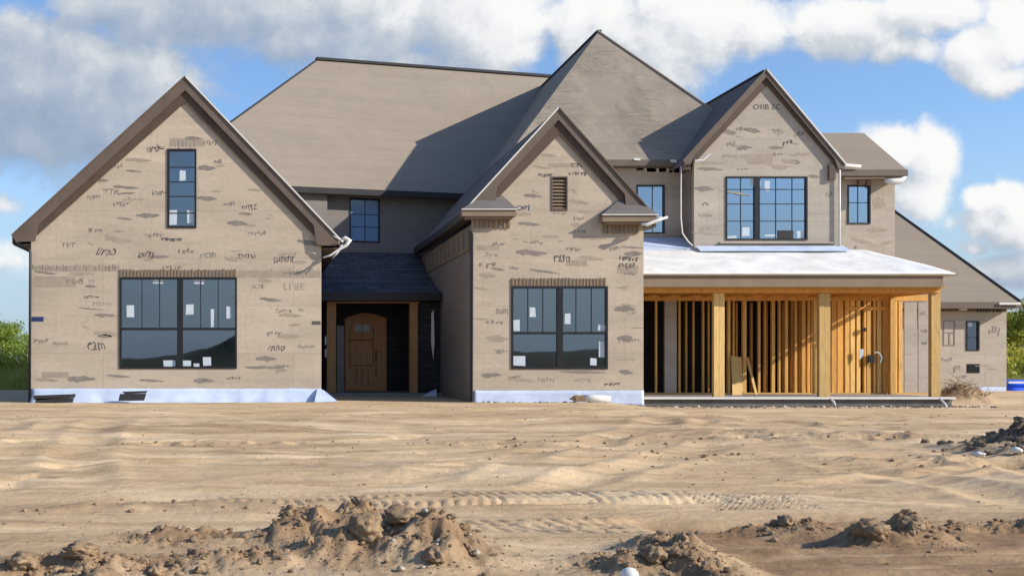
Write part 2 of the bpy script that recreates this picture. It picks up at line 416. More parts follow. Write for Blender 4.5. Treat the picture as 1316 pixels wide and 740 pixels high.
# roof planes
a = Vector(P(*pk, YLf)); b = Vector(P(*tl, YLf)); c = Vector(P(*tr, YLf))
back = Vector((0, 9.2, 0)); s5 = Vector((0, .052, -.03))
roof_slab('roof', [a+s5, b+s5, b+back, a+back], .12, M['felt'])
roof_slab('roof', [a+s5+Vector((.003,0,0)), c+s5, c+back, a+back+Vector((.003,0,0))], .12, M['felt'])
# eave boxes at the two tips
for side, tip in ((-1, tl), (1, tr)):
    e = MB(); t0 = Vector(P(*tip, YLf)); xin = LX0 if side < 0 else LX1
    e.box((t0.x-side*.03, YLf+.06, t0.z-.20), (xin+side*.012, 35.9, t0.z-.235)); e.box((t0.x, YLf+.06, t0.z-.20), (t0.x-side*.025, 35.9, t0.z-.12)); e.build('eave_soffit', M['soffit'], HOUSE)
# interior and windows
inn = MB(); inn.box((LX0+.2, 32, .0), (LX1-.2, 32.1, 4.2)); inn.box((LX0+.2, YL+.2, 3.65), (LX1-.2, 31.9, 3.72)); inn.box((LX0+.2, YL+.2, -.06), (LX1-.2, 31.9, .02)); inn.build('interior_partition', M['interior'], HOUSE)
window(FL, hw, HOUSE, (.515,), (.435,), True, (.19,.34,.69,.84), (), [(163,392,172,407),(197,357.8,210,364),(249,358,262,365),(239,391,249,404),(271,397,275,420),(291,394,297,409),(210,463,225,470.5),(234,463,245,470.5),(261,459,271,470),(249,467,256,471.5)],
       label='big four pane window low in the left gable', minor_above=.435)
window(FL, hu, HOUSE, (), (), True, (), (.19,.40,.585,.77), [(231,219,239,232),(218,270,227,289),(240.5,270,248,287)], glass='glass', label='tall narrow window high in the left gable')
# pieces above the windows
st = MB()
ticks(st, FL, 42, 155, 340, 348, 3.6); ticks(st, FL, 307, 410, 346, 357, 4.0, 2)
for i in range(7): ticks(st, FL, 219+i*5, 220+i*5, 180, 190, 9, 1)
L_txt = [('nru~', 200,191,26,10,0,.2),('2ez', 205,189,14,8,0,.4),('TTR', 143,247,26,9,1,.2),('irur~', 205,248,24,8,0,.1),('nmz', 320,266,24,9,0,.1),('umo', 137,323,28,12,0,.45),('am', 189,326,24,10,0,.5),
  ('TET', 88,315,22,7,1,.1),('rrom', 268,327,24,8,1,.2),('nnu', 318,328,26,7,0,.1),('tm~', 118,381,24,6,0,.3),('cam', 124,443,27,11,0,-.25),('Iumn', 78,441,22,6,1,.1),('rano', 132,390,30,5,2,.1),
  ('cummr', 365,332,32,9,0,.1),('mno', 356,446,26,9,0,.25),('toval', 394,445,24,6,1,.1),('ro\u00f0', 96,361,26,10,1,.1),('JOE', 332,368,20,8,1,.1),('LI IIE', 378,369,32,10,2,0),('carre', 365,399,26,6,1,.1),('noa', 280,207,12,5,0,.1),('un', 118,360,8,5,2,.2)]
for tx, x, y, w, h, m, sh in L_txt: put_text(st, FL, tx, x, y, w, h, m, sh)
L_sm = [(178,206,32,6),(266,216,22,9),(266,255,26,8),(283,213,12,4),(190,277,30,8),(305,287,26,9),(152,308,34,9),(128,232,24,6),(160,281,20,4),(105,352,34,6),(205,330,24,6),(348,385,28,6),(372,432,30,8),(342,461,26,9),
        (105,487,36,10),(136,429,30,9),(262,489,26,8),(195,489,32,4),(385,337,18,6),(340,472,50,5),(316,275,18,5),(279,246,14,4),(135,432,18,6),(135,405,26,6),(60,488,30,6),(248,178,20,7),(172,220,20,4),(323,290,14,5)]
for i, (x, y, w, h) in enumerate(L_sm): smear(st, FL, x, y, w, h, 1 if i % 3 else 2, random.uniform(-.12, .03))
for x, y, w, h, n in [(270,184,18,6,5),(200,302,18,5,4),(155,263,20,6,5),(330,300,24,6,6),(120,253,18,5,5),(375,352,22,5,6),(295,262,16,5,4),(352,428,18,5,4),(362,470,20,4,4),(220,343,26,5,5),(300,486,20,5,5),(150,214,16,6,4)]: dashes(st, FL, x, y, w, h, n, 1)
for x0, y0, x1, y1 in [(44,342,154,349),(305,348,412,357),(43,355,97,369),(218,178,262,188)]:
    q = FL.rect(x0,y0,x1,y1); st.face([FL.W(q[0],q[1],.0018), FL.W(q[2],q[1],.0018), FL.W(q[2],q[3],.0018), FL.W(q[0],q[3],.0018)], 2)
for x0, y0, x1, y1 in [(41,407,56,413)]:
    q = FL.rect(x0,y0,x1,y1); st.face([FL.W(q[0],q[1],.006), FL.W(q[2],q[1],.006), FL.W(q[2],q[3],.006), FL.W(q[0],q[3],.006)], 3)
for x0, y0, x1, y1 in [(401,412.5,412,417)]:
    q = FL.rect(x0,y0,x1,y1); st.face([FL.W(q[0],q[1],.006), FL.W(q[2],q[1],.006), FL.W(q[2],q[3],.006), FL.W(q[0],q[3],.006)], 0)
PR = [M['ink'], M['fade'], M['faint'], M['navy'], M['wallpale']]
def extra_marks(st, fr, x0, x1, y0, y1, n, inside):
    k = 0
    while k < n:
        x, y = random.uniform(x0, x1), random.uniform(y0, y1)
        if not inside(x, y): continue
        c = random.random(); k += 1
        if c < .35: smear(st, fr, x, y, random.uniform(8, 34), random.uniform(2, 8), random.choice((1,2,2)), random.uniform(-.2, .1), .002+.0001*k)
        elif c < .65: dashes(st, fr, x, y, random.uniform(10, 26), random.uniform(3, 7), random.randint(3, 7), random.choice((0,1,1,2)), .0042+.0001*k)
        elif c < .82:
            w, h = random.uniform(10, 40), random.uniform(4, 14); q = fr.rect(x-w/2, y-h/2, x+w/2, y+h/2)
            st.face([fr.W(q[0],q[1],.0012+.00003*k), fr.W(q[2],q[1],.0012+.00003*k), fr.W(q[2],q[3],.0012+.00003*k), fr.W(q[0],q[3],.0012+.00003*k)], random.choice((2,4)))
        else:
            a, z = fr.pt(x, y); L = random.uniform(.12, .3); t_ = random.uniform(-.9, .3)
            p = Vector(fr.W(a, z, .005)); q = Vector(fr.W(a+L*math.cos(t_), z+L*math.sin(t_)*.5, .005)); u_ = Vector((0,0,.006)); st.face([p-u_, q-u_*.5, q+u_*.5, p+u_], 1)
def clear_of(x, y, *rs): return all(not (r[0]-22 < x < r[2]+22 and r[1]-9 < y < r[3]+9) for r in rs)
extra_marks(st, FL, 50, 400, 165, 490, 36, lambda x, y: clear_of(x, y, (153,345,305,474), (215,180,253,293)) and y > 150+abs(x-236)*.93)
st.build('stamped_print', PR, HOUSE)
def header_strip(fr, px0, px1, py0, py1, step, th=.035, base=True):
    mb = MB(); x = px0
    while x < px1-1:
        w = step*random.uniform(.35, .55); a0, z1 = fr.pt(x, py0+random.uniform(0, 1.2)); a1, z0 = fr.pt(min(x+w, px1), py1)
        fr.box(mb, a0, a1, z0, z1, .001, th); x += step*random.uniform(.85, 1.15)
    return mb
mb = header_strip(FL, 155, 304, 345.5, 356.2, 4.4); mb.build('lath_strip', M['fasciatan'], HOUSE)
# membrane at wall foot
def membrane_strip(px0, px1, py0, Y, flare=None, name='base_membrane', zb=-.12):
    mb = MB(); n = 60; x0, x1 = PX(px0, Y), PX(px1, Y); z1 = PZ(py0, Y); rows = 5; vs = []; fs = []
    for i in range(n+1):
        x = x0+(x1-x0)*i/n
        for j in range(rows+1):
            t = j/rows; k = mnoise.noise(Vector((x*1.3, j*.7, 3))) ; out = .012+.02*t+(flare(x)*t*t if flare else 0)+.012*abs(k)
            z = z1*(1-t)+zb*t+(.012*mnoise.noise(Vector((x*2, 5, 1))) if j == 0 else 0)
            vs.append((x, Y-out, z))
    w = rows+1
    for i in range(n):
        for j in range(rows): fs.append((i*w+j, (i+1)*w+j, (i+1)*w+j+1, i*w+j+1))
    mb.mesh(vs, fs); o = mb.build(name, M['membrane'], HOUSE, smooth=True)
    so = o.modifiers.new('s', 'SOLIDIFY'); so.thickness = .008; so.offset = 1
    return o
membrane_strip(40.5, 413, 499, YL, lambda x: .28+.16*mnoise.noise(Vector((x*.9, 0, 0)))+.1*mnoise.noise(Vector((x*3, 0, 0))))
# loose flap by the porch and dark folded vents lying against the strip
mb = MB(); mb.mesh([P(408,499,27.96), P(416,501,27.9), P(434,515.5,27.5), P(404,517,27.45)], [(0,1,2,3)]); o = mb.build('membrane_flap', M['membrane'], HOUSE); o.modifiers.new('s','SOLIDIFY').thickness = .01
for q in ([(42,508),(97,506),(96,510.5),(44,514)], [(47,512),(95,511),(93,517),(44,518)], [(157,503),(190,502),(187,505),(160,506)], [(154,506),(188,505.5),(185,514.5),(152,515)]):
    mb = MB(); mb.prism([P(x, y, 27.52) for x, y in q], (0,.05,0)); mb.build('vent_slot', M['ridge'], HOUSE)
# downpipe at left corner
mb = MB(); mb.tube([P(17,306,27.9), P(21,312,27.9), P(30,317,27.9), P(37,319,27.9), P(39,324,27.9), P(38.5,420,27.9), P(38,517,27.9)], .035, 8); mb.build('downpipe', M['black'], HOUSE, smooth=True)

# ================================================================ MAIN BLOCK (turned a little) roof M
th = math.radians(15); ux, uy = math.cos(th), math.sin(th); nx, ny = -uy, ux
MO = Vector((1.16, 36.0, 6.72))
def MP(a, d, z=None): return Vector((MO.x+ux*a+nx*d, MO.y+uy*a+ny*d, MO.z+d if z is None else z))
ridgez = MO.z+6.02
A0, A1, R0, R1 = -5.05, 18.0, 2.54, 13.2
roof_slab('roof', [MP(A0,0), MP(A1,0), MP(R1,6.02), MP(R0,6.02)], .14, M['felt'])['label'] = 'big tan felted main roof slope'
roof_slab('roof', [MP(A0,0), MP(R0,6.02), MP(A0,12.04,MO.z)], .14, M['felt'])
roof_slab('roof', [MP(A0,12.04,MO.z), MP(R0,6.02), MP(R1,6.02), MP(A1,12.04,MO.z)], .14, M['felt'])
roof_slab('roof', [MP(A1,0), MP(A1,12.04,MO.z), MP(R1,6.02)], .14, M['felt'])
mb = MB(); mb.bar(MP(R0-.05,6.02)+Vector((0,0,.03)), MP(R1,6.02)+Vector((0,0,.03)), .22, .10); mb.build('ridge_cap', M['ridge'], HOUSE)
mb = MB(); mb.bar(MP(A0,0)+Vector((0,0,.0)), MP(R0,6.02)+Vector((0,0,0)), .08, .05); mb.build('ridge_cap', M['ridge'], HOUSE)
mb = MB(); mb.bar(MP(A0-.02,-.05,MO.z-.06), MP(7.2,-.05,MO.z-.06), .10, .20); mb.build('gutter', M['ridge'], HOUSE)
FM = Frame(MP(0,.45).x, MP(0,.45).y, ux, uy)
hm = FM.rect(449, 254.5, 488, 312)
ml = wall_mb(FM, [(-4.4, -.1), (12, -.1), (12, 6.9), (-4.4, 6.9)], [R4(hm)]); ml.build('wall', M['wallgrey'], HOUSE)['label'] = 'grey wrapped upper wall above the entry'
FB = Frame(MP(0,11.6).x, MP(0,11.6).y, ux, uy)
ml = wall_mb(FB, [(-4.4, -.1), (17, -.1), (17, 6.9), (-4.4, 6.9)], []); ml.build('wall', M['wallgrey'], HOUSE)
sd = MB(); sd.prism([MP(-4.4,.62,-.1), MP(-4.4,11.58,-.1), MP(-4.4,11.58,6.85), MP(-4.4,.62,6.85)], (ux*.14,uy*.14,0)); sd.build('wall', M['wallgrey'], HOUSE)
sd = MB(); sd.prism([MP(17,.62,-.1), MP(17,11.58,-.1), MP(17,11.58,6.85), MP(17,.62,6.85)], (-ux*.14,-uy*.14,0)); sd.build('wall', M['wallgrey'], HOUSE)
window(FM, hm, HOUSE, (), (), True, (.52,), (.35,.64), [], glass='skypane', fw=.04, label='small gridded window above the entry porch')
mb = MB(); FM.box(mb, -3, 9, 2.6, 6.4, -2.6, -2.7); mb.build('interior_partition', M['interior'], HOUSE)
mb = MB(); q = FM.rect(385, 248, 417, 290); FM.box(mb, q[0], q[2], q[1]-.8, q[3], .02, .30); FM.box(mb, q[0], q[2]+.05, q[3], q[3]+.12, .0, .40); mb.build('bay_return', M['wallgrey'], HOUSE)

# ================================================================ CENTRAL TALL ROOF (P)
AP = Vector((11.34, 36.93, 12.19)); PB = Vector((11.34, 45.2, 12.19))
ze = 6.86; k1 = 1.229
lo = Vector((7.45, 0, 7.41)); L2 = Vector((5.10, 0, 4.78))
def PF(x, z): return Vector((x, 31.6+(z-ze), z))
# front slope
roof_slab('roof', [AP, PF(7.42, 7.41), PF(6.9, 6.86), PF(15.1, 6.86)], .10, M['feltw'])['label'] = 'tall pointed tan felted central roof slope'
# left slope with a slight sweep at the bottom: built with intermediate rows
mb = MB()
xs = [11.34, 10.2, 9.2, 8.4, 7.85, 7.42, 6.9]
def zl(x):
    t = (x-7.0)/(11.34-7.0); return 12.19-(11.34-x)*k1-.16*math.sin(math.pi*max(0, min(1, t)))*.6
prev = None
for i, x in enumerate(xs):
    z = zl(x) if x < 11.3 else 12.19
    yfront = 31.6+(z-ze)
    cur = [Vector((x, yfront, z)), Vector((x, 45.2, z))]
    if prev: mb.prism([prev[0], cur[0], cur[1], prev[1]], (0.002,0,-.09))
    prev = cur
mb.build('roof', M['felt'], HOUSE)['label'] = 'shaded left slope of the central roof'
roof_slab('roof', [AP, PF(15.1,6.86), Vector((15.1,45,6.86)), PB], .10, M['felt'])
mb = MB(); mb.bar(AP+Vector((-.05,0,.0)), PF(15.1,6.86), .12, .06); mb.build('ridge_cap', M['felt'], HOUSE)
mb = MB(); mb.bar(AP+Vector((0,-.03,.0)), PB, .16, .06); mb.build('ridge_cap', M['ridge'], HOUSE)

# ================================================================ MIDDLE GABLE WING
YC = 28.0; YCf = 27.87; FC = Frame(0, YC)
CX0, CX1 = PX(607, YC), PX(827, YC)
pk = (718, 139); tl = (597, 271); tr = (845, 282)
hc = FC.rect(657, 368, 781, 474); hv = FC.rect(708.5, 227, 729.5, 271)
ml = wall_mb(FC, [(CX0, -.15), (CX1, -.15), (CX1, FC.pt(0, 262)[1]), FC.pt(718, 163), (CX0, FC.pt(0, 262)[1])], [R4(hc), R4(hv)])
ml.build('wall', M['wall'], HOUSE)['label'] = 'middle gable front wall of stamped tan sheathing'
rakes(FC, YCf, YC, pk, tl, tr, 15, 19, (6, 42), trimw=True)
a = Vector(P(*pk, YCf)); b = Vector(P(*tl, YCf)); c = Vector(P(*tr, YCf))
s5 = Vector((0, .052, -.025))
bb = Vector((5.02, 0, 4.66))
roof_slab('roof', [a+s5, Vector((b.x, YCf, b.z))+s5, Vector((b.x-.02, 37.2, b.z-.02)), Vector((a.x, 37.2, a.z))], .11, M['feltshade'])['label'] = 'long left slope of the middle gable roof'
roof_slab('roof', [a+s5+Vector((.003,0,0)), c+s5, Vector((c.x, 36.0, c.z)), Vector((a.x+.003, 36.0, a.z))], .11, M['felt'])
# left eave fascia and soffit running back
mb = MB(); mb.bar((b.x-.02, YCf+.06, b.z-.10), (b.x-.02, 37.1, b.z-.12), .04, .20); mb.build('gutter', M['black'], HOUSE)
mb = MB(); mb.box((b.x+.01, YCf+.06, b.z-.16), (CX0-.002, 37.0, b.z-.19)); mb.build('eave_soffit', M['soffit'], HOUSE)
mb = MB(); mb.box((c.x-.01, YCf+.06, c.z-.16), (CX1+.002, 31.9, c.z-.19)); mb.build('eave_soffit', M['soffit'], HOUSE)
# side wall (shaded, seen receding)
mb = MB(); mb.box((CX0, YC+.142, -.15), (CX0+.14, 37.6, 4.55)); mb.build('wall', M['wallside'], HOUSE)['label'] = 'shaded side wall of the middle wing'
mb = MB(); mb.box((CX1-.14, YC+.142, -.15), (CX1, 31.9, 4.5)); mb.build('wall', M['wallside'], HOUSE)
mb = MB()
for i in range(12): mb.box((CX0-.03, YC+.4+i*.75, 4.02), (CX0-.002, YC+.46+i*.75, 4.42))
mb.box((CX0-.03, YC+.3, 3.90), (CX0-.002, 37, 4.0)); mb.build('rafter_blocking', M['fasciatan'], HOUSE)
mb = MB(); mb.box((CX0-.03, YC-.03, -.1), (CX0-.002, YC+.14, 4.35)); mb.build('corner_trim', M['ridge'], HOUSE)
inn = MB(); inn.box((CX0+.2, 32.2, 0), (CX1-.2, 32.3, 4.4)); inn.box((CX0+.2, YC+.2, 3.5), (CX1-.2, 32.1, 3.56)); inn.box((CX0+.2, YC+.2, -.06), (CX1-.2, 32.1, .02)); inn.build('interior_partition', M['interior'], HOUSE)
window(FC, hc, HOUSE, (.505,), (.435,), True, (.175,.33,.675,.835), (), [(660,411,668,425),(681,395,688.5,407),(726,403,733.5,416),(769,417,779,425),(660,457.5,676,470),(759,460,767,469),(770.5,439,777.5,459)],
       label='big four pane window low in the middle gable', minor_above=.435)
# louvre vent
v = MB(); a0, z0, a1, z1 = hv; FC.box(v, a0, a0+.03, z0, z1, -.1, .02); FC.box(v, a1-.03, a1, z0, z1, -.1, .02); FC.box(v, a0+.03, a1-.03, z0, z0+.03, -.1, .02); FC.box(v, a0+.03, a1-.03, z1-.03, z1, -.1, .02)
vt = v.build('gable_vent', M['fascia'], HOUSE)
v = MB(); n = 9
for i in range(n):
    z = z0+.05+(z1-z0-.09)*i/n; v.prism([FC.W(a0+.03, z, .0), FC.W(a1-.03, z, .0), FC.W(a1-.03, z+.07, -.07), FC.W(a0+.03, z+.07, -.07)], (0,0,.012))
v.build('louvre', M['fasciatan'], vt); v = MB(); FC.box(v, a0, a1, z0, z1, -.12, -.11); v.build('vent_screen', M['ridge'], vt)
# gable returns
for x0, x1, ye, tx0, tx1, ty in ((593, 665, 269, 622, 646, 251), (774, 846, 276, 797, 822, 256)):
    r = MB(); f0, f1 = P(x0, ye, 27.68), P(x1, ye, 27.68); t0, t1 = P(tx0, ty, 27.96), P(tx1, ty, 27.96); b0, b1 = P(x0, ye, 27.96), P(x1, ye, 27.96)
    b0 = (f0[0], 27.985, f0[2]); b1 = (f1[0], 27.985, f1[2])
    vs = [f0, f1, (t1[0],27.985,t1[2]), (t0[0],27.985,t0[2]), b0, b1]
    r.mesh(vs, [(0,1,2,3),(0,3,4),(1,5,2),(0,4,5,1),(4,3,2,5)]); ro = r.build('gable_return', M['feltshade'], HOUSE)
    g = MB(); g.box((f0[0]+.02, 27.70, f0[2]-.002), (f1[0]-.02, 27.985, f0[2]-.17)); g.box((f0[0]+.10, 27.76, f0[2]-.171), (f1[0]-.10, 27.985, f0[2]-.23)); g.build('return_fascia', M['fasciatan'], ro)
    g = MB(); g.bar((f0[0], 27.67, f0[2]), (f1[0], 27.67, f1[2]), .02, .025); g.build('drip_edge', M['white'], ro)
header_strip(FC, 609, 659, 280, 293, 6.2, .05).build('lath_strip', M['fasciatan'], HOUSE)
header_strip(FC, 775, 822, 284, 300, 5.2, .05).build('lath_strip', M['fasciatan'], HOUSE)
header_strip(FC, 658, 781, 357, 367.5, 4.6).build('lath_strip', M['fasciatan'], HOUSE)
st = MB()
C_txt = [('om', 673,266,20,8,3,.2),('rn', 741,212,15,6,0,0),('rxm', 722,331,24,9,0,-.15),('nte', 805,340,24,9,0,.1),('oum', 645,399,19,8,1,0),('2ro', 632,327,22,6,1,.2),('~rr', 800,369,18,6,2,.1),('co', 812,400,14,8,2,0),
         ('rrr', 802,437,18,5,1,-.3),('am~', 645,451,20,6,1,0),('nrro', 750,487,26,6,2,.1),('n', 735,245,10,4,2,0)]
for tx, x, y, w, h, m, sh in C_txt: put_text(st, FC, tx, x, y, w, h, m, sh)
for i, (x, y, w, h) in enumerate([(708,304,22,5),(683,325,40,10),(760,332,30,7),(814,326,24,8),(627,354,22,9),(640,346,18,4),(808,392,20,3),(803,397,26,9),(640,435,30,10),(632,482,26,9),(670,488,34,6),(805,478,18,8),(743,341,30,3),(803,434,20,9),(705,200,20,6),(685,252,24,6),(745,260,26,7),(680,288,28,6),(750,272,12,5),(700,349,40,4),(620,410,24,3),(750,478,60,4)]): smear(st, FC, x, y, w, h, 1 if i % 2 else 2, random.uniform(-.15, .05))
for x, y, w, h, n in [(700,225,18,5,5),(742,223,24,5,6),(718,274.5,16,3,3),(640,314,16,5,4),(790,319,14,5,4),(745,298,16,4,4),(690,312,16,4,4),(808,352,16,4,4),(660,345,12,3,3),(660,484,16,3,4),(636,414,24,5,4)]: dashes(st, FC, x, y, w, h, n, 0 if n > 4 else 1)
extra_marks(st, FC, 618, 818, 205, 494, 24, lambda x, y: clear_of(x, y, (657,357,781,474), (708,227,730,271)) and y > 190+abs(x-718)*1.05 and not (y < 300 and (x < 664 or x > 772)))
st.build('stamped_print', PR, HOUSE)
membrane_strip(609, 827, 501.5, YC)
# side wall lap lines near the foot: printed rows
mb = MB(); mb.tube([P(607.5,300,27.93), P(606.8,515,27.93)], .02, 6); mb.build('corner_trim', M['black'], HOUSE)

# ================================================================ ENTRY PORCH
YE = 33.0
ez = PZ(376, 32.7); X0, X1 = LX1, CX0
def eroof(px, py): return P(px, py, 32.7)
top = [MP(2.0-2.3, .44), MP(4.6, .44)]
r = MB()
zt = PZ(322, 36.4)
# curved (bell-cast) slope in five strips
N = 7; prev = None
for i in range(N+1):
    t = i/N; zc = ez+(zt-ze*0-ez)*(t**1.35); xl = X0+.01; xr = X1-.01-.0*t
    yl = 32.7+(FM.W(FM.pt(413, 300)[0], 0)[1]-32.7)*t; yr = 32.7+(37.4-32.7)*t
    cur = [Vector((xl, yl, zc)), Vector((xr, yr, zc))]
    if prev: r.prism([prev[0], prev[1], cur[1], cur[0]], (0,0,-.08))
    prev = cur
rp = r.build('roof', M['shingle'], HOUSE); rp['label'] = 'dark shingled entry porch roof'
f = MB(); f.box((X0+.01, 32.66, ez-.24), (X1-.01, 32.70, ez+.005)); f.box((X0+.01, 32.71, ez-.24), (X1-.01, 36.0, ez-.21)); f.build('porch_fascia', M['black'], HOUSE)
FE = Frame(0, 35.0)
da0, dz0, da1, dz1 = FE.rect(443, 402, 497, 504)
arch = [(da0, .02), (da1, .02)]; n = 10
zr = dz1-.18
for i in range(n+1):
    t = i/n; arch.append((da1+(da0-da1)*t, zr+.18*math.sin(math.pi*t)))
ml = wall_mb(FE, [(X0+.01, -.1), (X1-.01, -.1), (X1-.01, ez-.24), (X0+.01, ez-.24)], [arch], .2); ml.build('wall', M['shadebrick'], HOUSE)['label'] = 'dark recessed entry wall'
# door
fr = MB(); loops = arch; inner = []
n2 = len(arch); cxm = (da0+da1)/2
inner = [(da0+.07, .06), (da1-.07, .06)]+[(da1-.07+(da0-da1+.14)*(i/n), zr-.04+.16*math.sin(math.pi*i/n)) for i in range(n+1)]
V = []; Fc = []
for d in (-.05, -.16):
    V += [FE.W(a, z, d) for a, z in arch]+[FE.W(a, z, d) for a, z in inner]
m_ = n2
for i in range(m_):
    j = (i+1) % m_
    Fc += [(i, j, m_+j, m_+i), (2*m_+i, 3*m_+i, 3*m_+j, 2*m_+j), (m_+i, m_+j, 3*m_+j, 3*m_+i), (i, 2*m_+i, 2*m_+j, j)]
fr.mesh(V, Fc); door = fr.build('door', M['door'], HOUSE); door['label'] = 'arched stained wood front door'
lf = MB(); lf.prism([FE.W(a, z, -.13) for a, z in inner], (0, .03, 0)); lf.build('door_leaf', M['door'], door)
pn = MB(); mx = da0+ (da1-da0)*.72
FE.box(pn, mx-.035, mx+.035, .08, dz1-.1, -.13, -.075)
FE.box(pn, da0+.15, mx-.035, .78, .86, -.13, -.085); FE.box(pn, da0+.15, mx-.035, .08, .2, -.13, -.085); FE.box(pn, da0+.07, da0+.16, .08, dz1-.22, -.13, -.08); FE.box(pn, da1-.15, da1-.07, .08, dz1-.2, -.13, -.08)
FE.box(pn, da0+.17, mx-.04, dz1-.36, dz1-.27, -.13, -.085); pn.build('door_rail', M['door'], door)
pn = MB(); w_ = mx-.04-da0-.18
for i in range(3): FE.box(pn, da0+.20+w_*(.25+.25*i)-.008, da0+.20+w_*(.25+.25*i)+.008, .22, .76, -.131, -.124)
FE.box(pn, da0+.17, mx-.04, .865, .885, -.131, -.08); FE.box(pn, da0+.165, da0+.18, .9, 2.1, -.131, -.1); FE.box(pn, mx-.055, mx-.04, .9, 2.1, -.131, -.1); FE.box(pn, da0+.17, mx-.04, 1.68, 1.70, -.131, -.1); pn.build('door_groove', M['doordark'], door)
for q in ((456.5,414,465,425.5), (466.5,414,475,425.5)):
    a0, z0, a1, z1 = FE.rect(*q); g = MB(); FE.box(g, a0, a1, z0, z1, -.128, -.10); g.build('door_light', M['sticker'], door)
g = MB(); FE.box(g, mx+.02, mx+.06, 1.0, 1.35, -.08, -.05); g.tube([FE.W(mx+.04,1.02,-.05), FE.W(mx+.04,1.05,.0), FE.W(mx+.04,1.28,.0), FE.W(mx+.04,1.32,-.05)], .012, 6); FE.box(g, mx+.025, mx+.055, .5, .95, -.09, -.06); g.build('door_handle', M['black'], door)
# porch posts, lintel
for px0, px1 in ((420, 432), (526.5, 537)):
    a0, a1 = PX(px0, YE), PX(px1, YE); p = MB(); p.box((a0, YE, .06), (a1, YE+.24, ez-.30)); p.build('post', M['pinebrown'], HOUSE, bevel=.006)
p = MB(); p.box((PX(420,YE), YE-.01, ez-.30), (PX(539,YE), YE+.26, ez-.25)); p.build('porch_beam', M['pinebrown'], HOUSE)
p = MB(); p.box((X0+.01, YE+.02, .06), (X0+.12, YE+.2, ez-.26)); p.build('porch_side_panel', M['shadebrick'], HOUSE); p = MB(); p.box((PX(537.5,YE), YE+.1, .06), (X1-.02, YE+.2, ez-.26)); p.build('porch_side_panel', M['shadebrick'], HOUSE)
p = MB(); p.box((PX(434,YE), YE+.3, .06), (PX(443,YE), YE+.34, 2.1)); p.build('porch_side_panel', M['wallgrey'], HOUSE)
p = MB(); p.box((X0+.005, 32.7, -.12), (X1-.005, 34.99, .055)); p.build('porch_slab', M['concrete'], HOUSE)
p = MB(); p.mesh([P(537,512,32.4), P(561,511,32.4), P(561,500,32.6), P(553,503,32.6)], [(0,1,2,3)]); o = p.build('membrane_flap', M['membrane'], HOUSE); o.modifiers.new('s','SOLIDIFY').thickness = .01
p = MB(); p.prism([P(554.5,402,32.95), P(557.5,398,32.95), P(558.5,440,32.95), P(557,462,32.95), P(554,440,32.95)], (0,.02,0)); p.build('white_strip', M['white'], HOUSE)  # white sheet painted bright to stand in for a lit sidelight window
for q in ((417.6,432,419.5,443),(417.6,448,419.5,459)):
    p = MB(); p.prism([P(q[0],q[1],32.95), P(q[2],q[1],32.95), P(q[2],q[3],32.95), P(q[0],q[3],32.95)], (0,.02,0)); p.build('white_strip', M['white'], HOUSE)
# torn white wrap ribbons at the left wing's right eave
p = MB()
p.tube([P(437,309,27.7), P(444,306,27.7), P(449,309,27.7), P(445,315,27.7), P(435,321,27.7), P(425,328,27.7), P(415,331,27.7)], [.03,.06,.075,.05,.035,.028,.02], 7)
p.tube([P(428,303,27.7), P(436,307,27.7), P(441,311,27.7)], [.015,.03,.04], 6); p.tube([P(440,315,27.7), P(433,326,27.7), P(427,332,27.7)], [.03,.02,.01], 6)
p.build('torn_wrap', M['white'], HOUSE, smooth=True)

# ================================================================ WALL WITH CLERESTORY (W2)
YW = 32.0; FW = Frame(0, YW)
q2 = FW.rect(818, 238, 854, 300); slots = [FW.rect(*s) for s in ((818,210,827,219),(831,211,843,221),(846,211,856,221),(859,211.5,864,222),(866,211.5,873,222))]
ml = wall_mb(FW, [(8.0, 3.2), (PX(893,YW), 3.2), (PX(893,YW), 6.78), (8.0, 6.78)], [R4(q2)]+[R4(s) for s in slots])
ml.build('wall', M['wall2'], HOUSE)['label'] = 'upper wall with open vent slots beside the middle gable'
for nme in ('a',):
    pass
window(FW, q2, HOUSE, (), (), True, (), (), [], glass='glassblue', fw=.035, label='small blue window half hidden behind the middle gable')
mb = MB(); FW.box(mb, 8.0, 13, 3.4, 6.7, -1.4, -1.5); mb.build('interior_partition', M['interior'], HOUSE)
mb = MB(); mb.box((9.0, 31.55, ze-.02), (PX(886,31.6), 31.6, ze-.19)); mb.box((9.0, 31.6, ze-.16), (PX(886,31.6), 31.99, ze-.19)); mb.build('gutter', M['fascia'], HOUSE)
for q in ((815,203,823,206.5),(862,205,870,209)):
    mb = MB(); mb.prism([P(q[0],q[1],31.53), P(q[2],q[1]+.5,31.53), P(q[2],q[3],31.53), P(q[0],q[3]-.5,31.53)], (0,.015,0)); mb.build('drip_edge', M['white'], HOUSE)
mb = MB()
for x in (829, 844.5, 857.5): a0, z0, a1, z1 = FW.rect(x, 210, x+1.6, 221); FW.box(mb, a0, a1, z0, z1, -.02, .03)
mb.build('slot_post', M['white'], HOUSE)

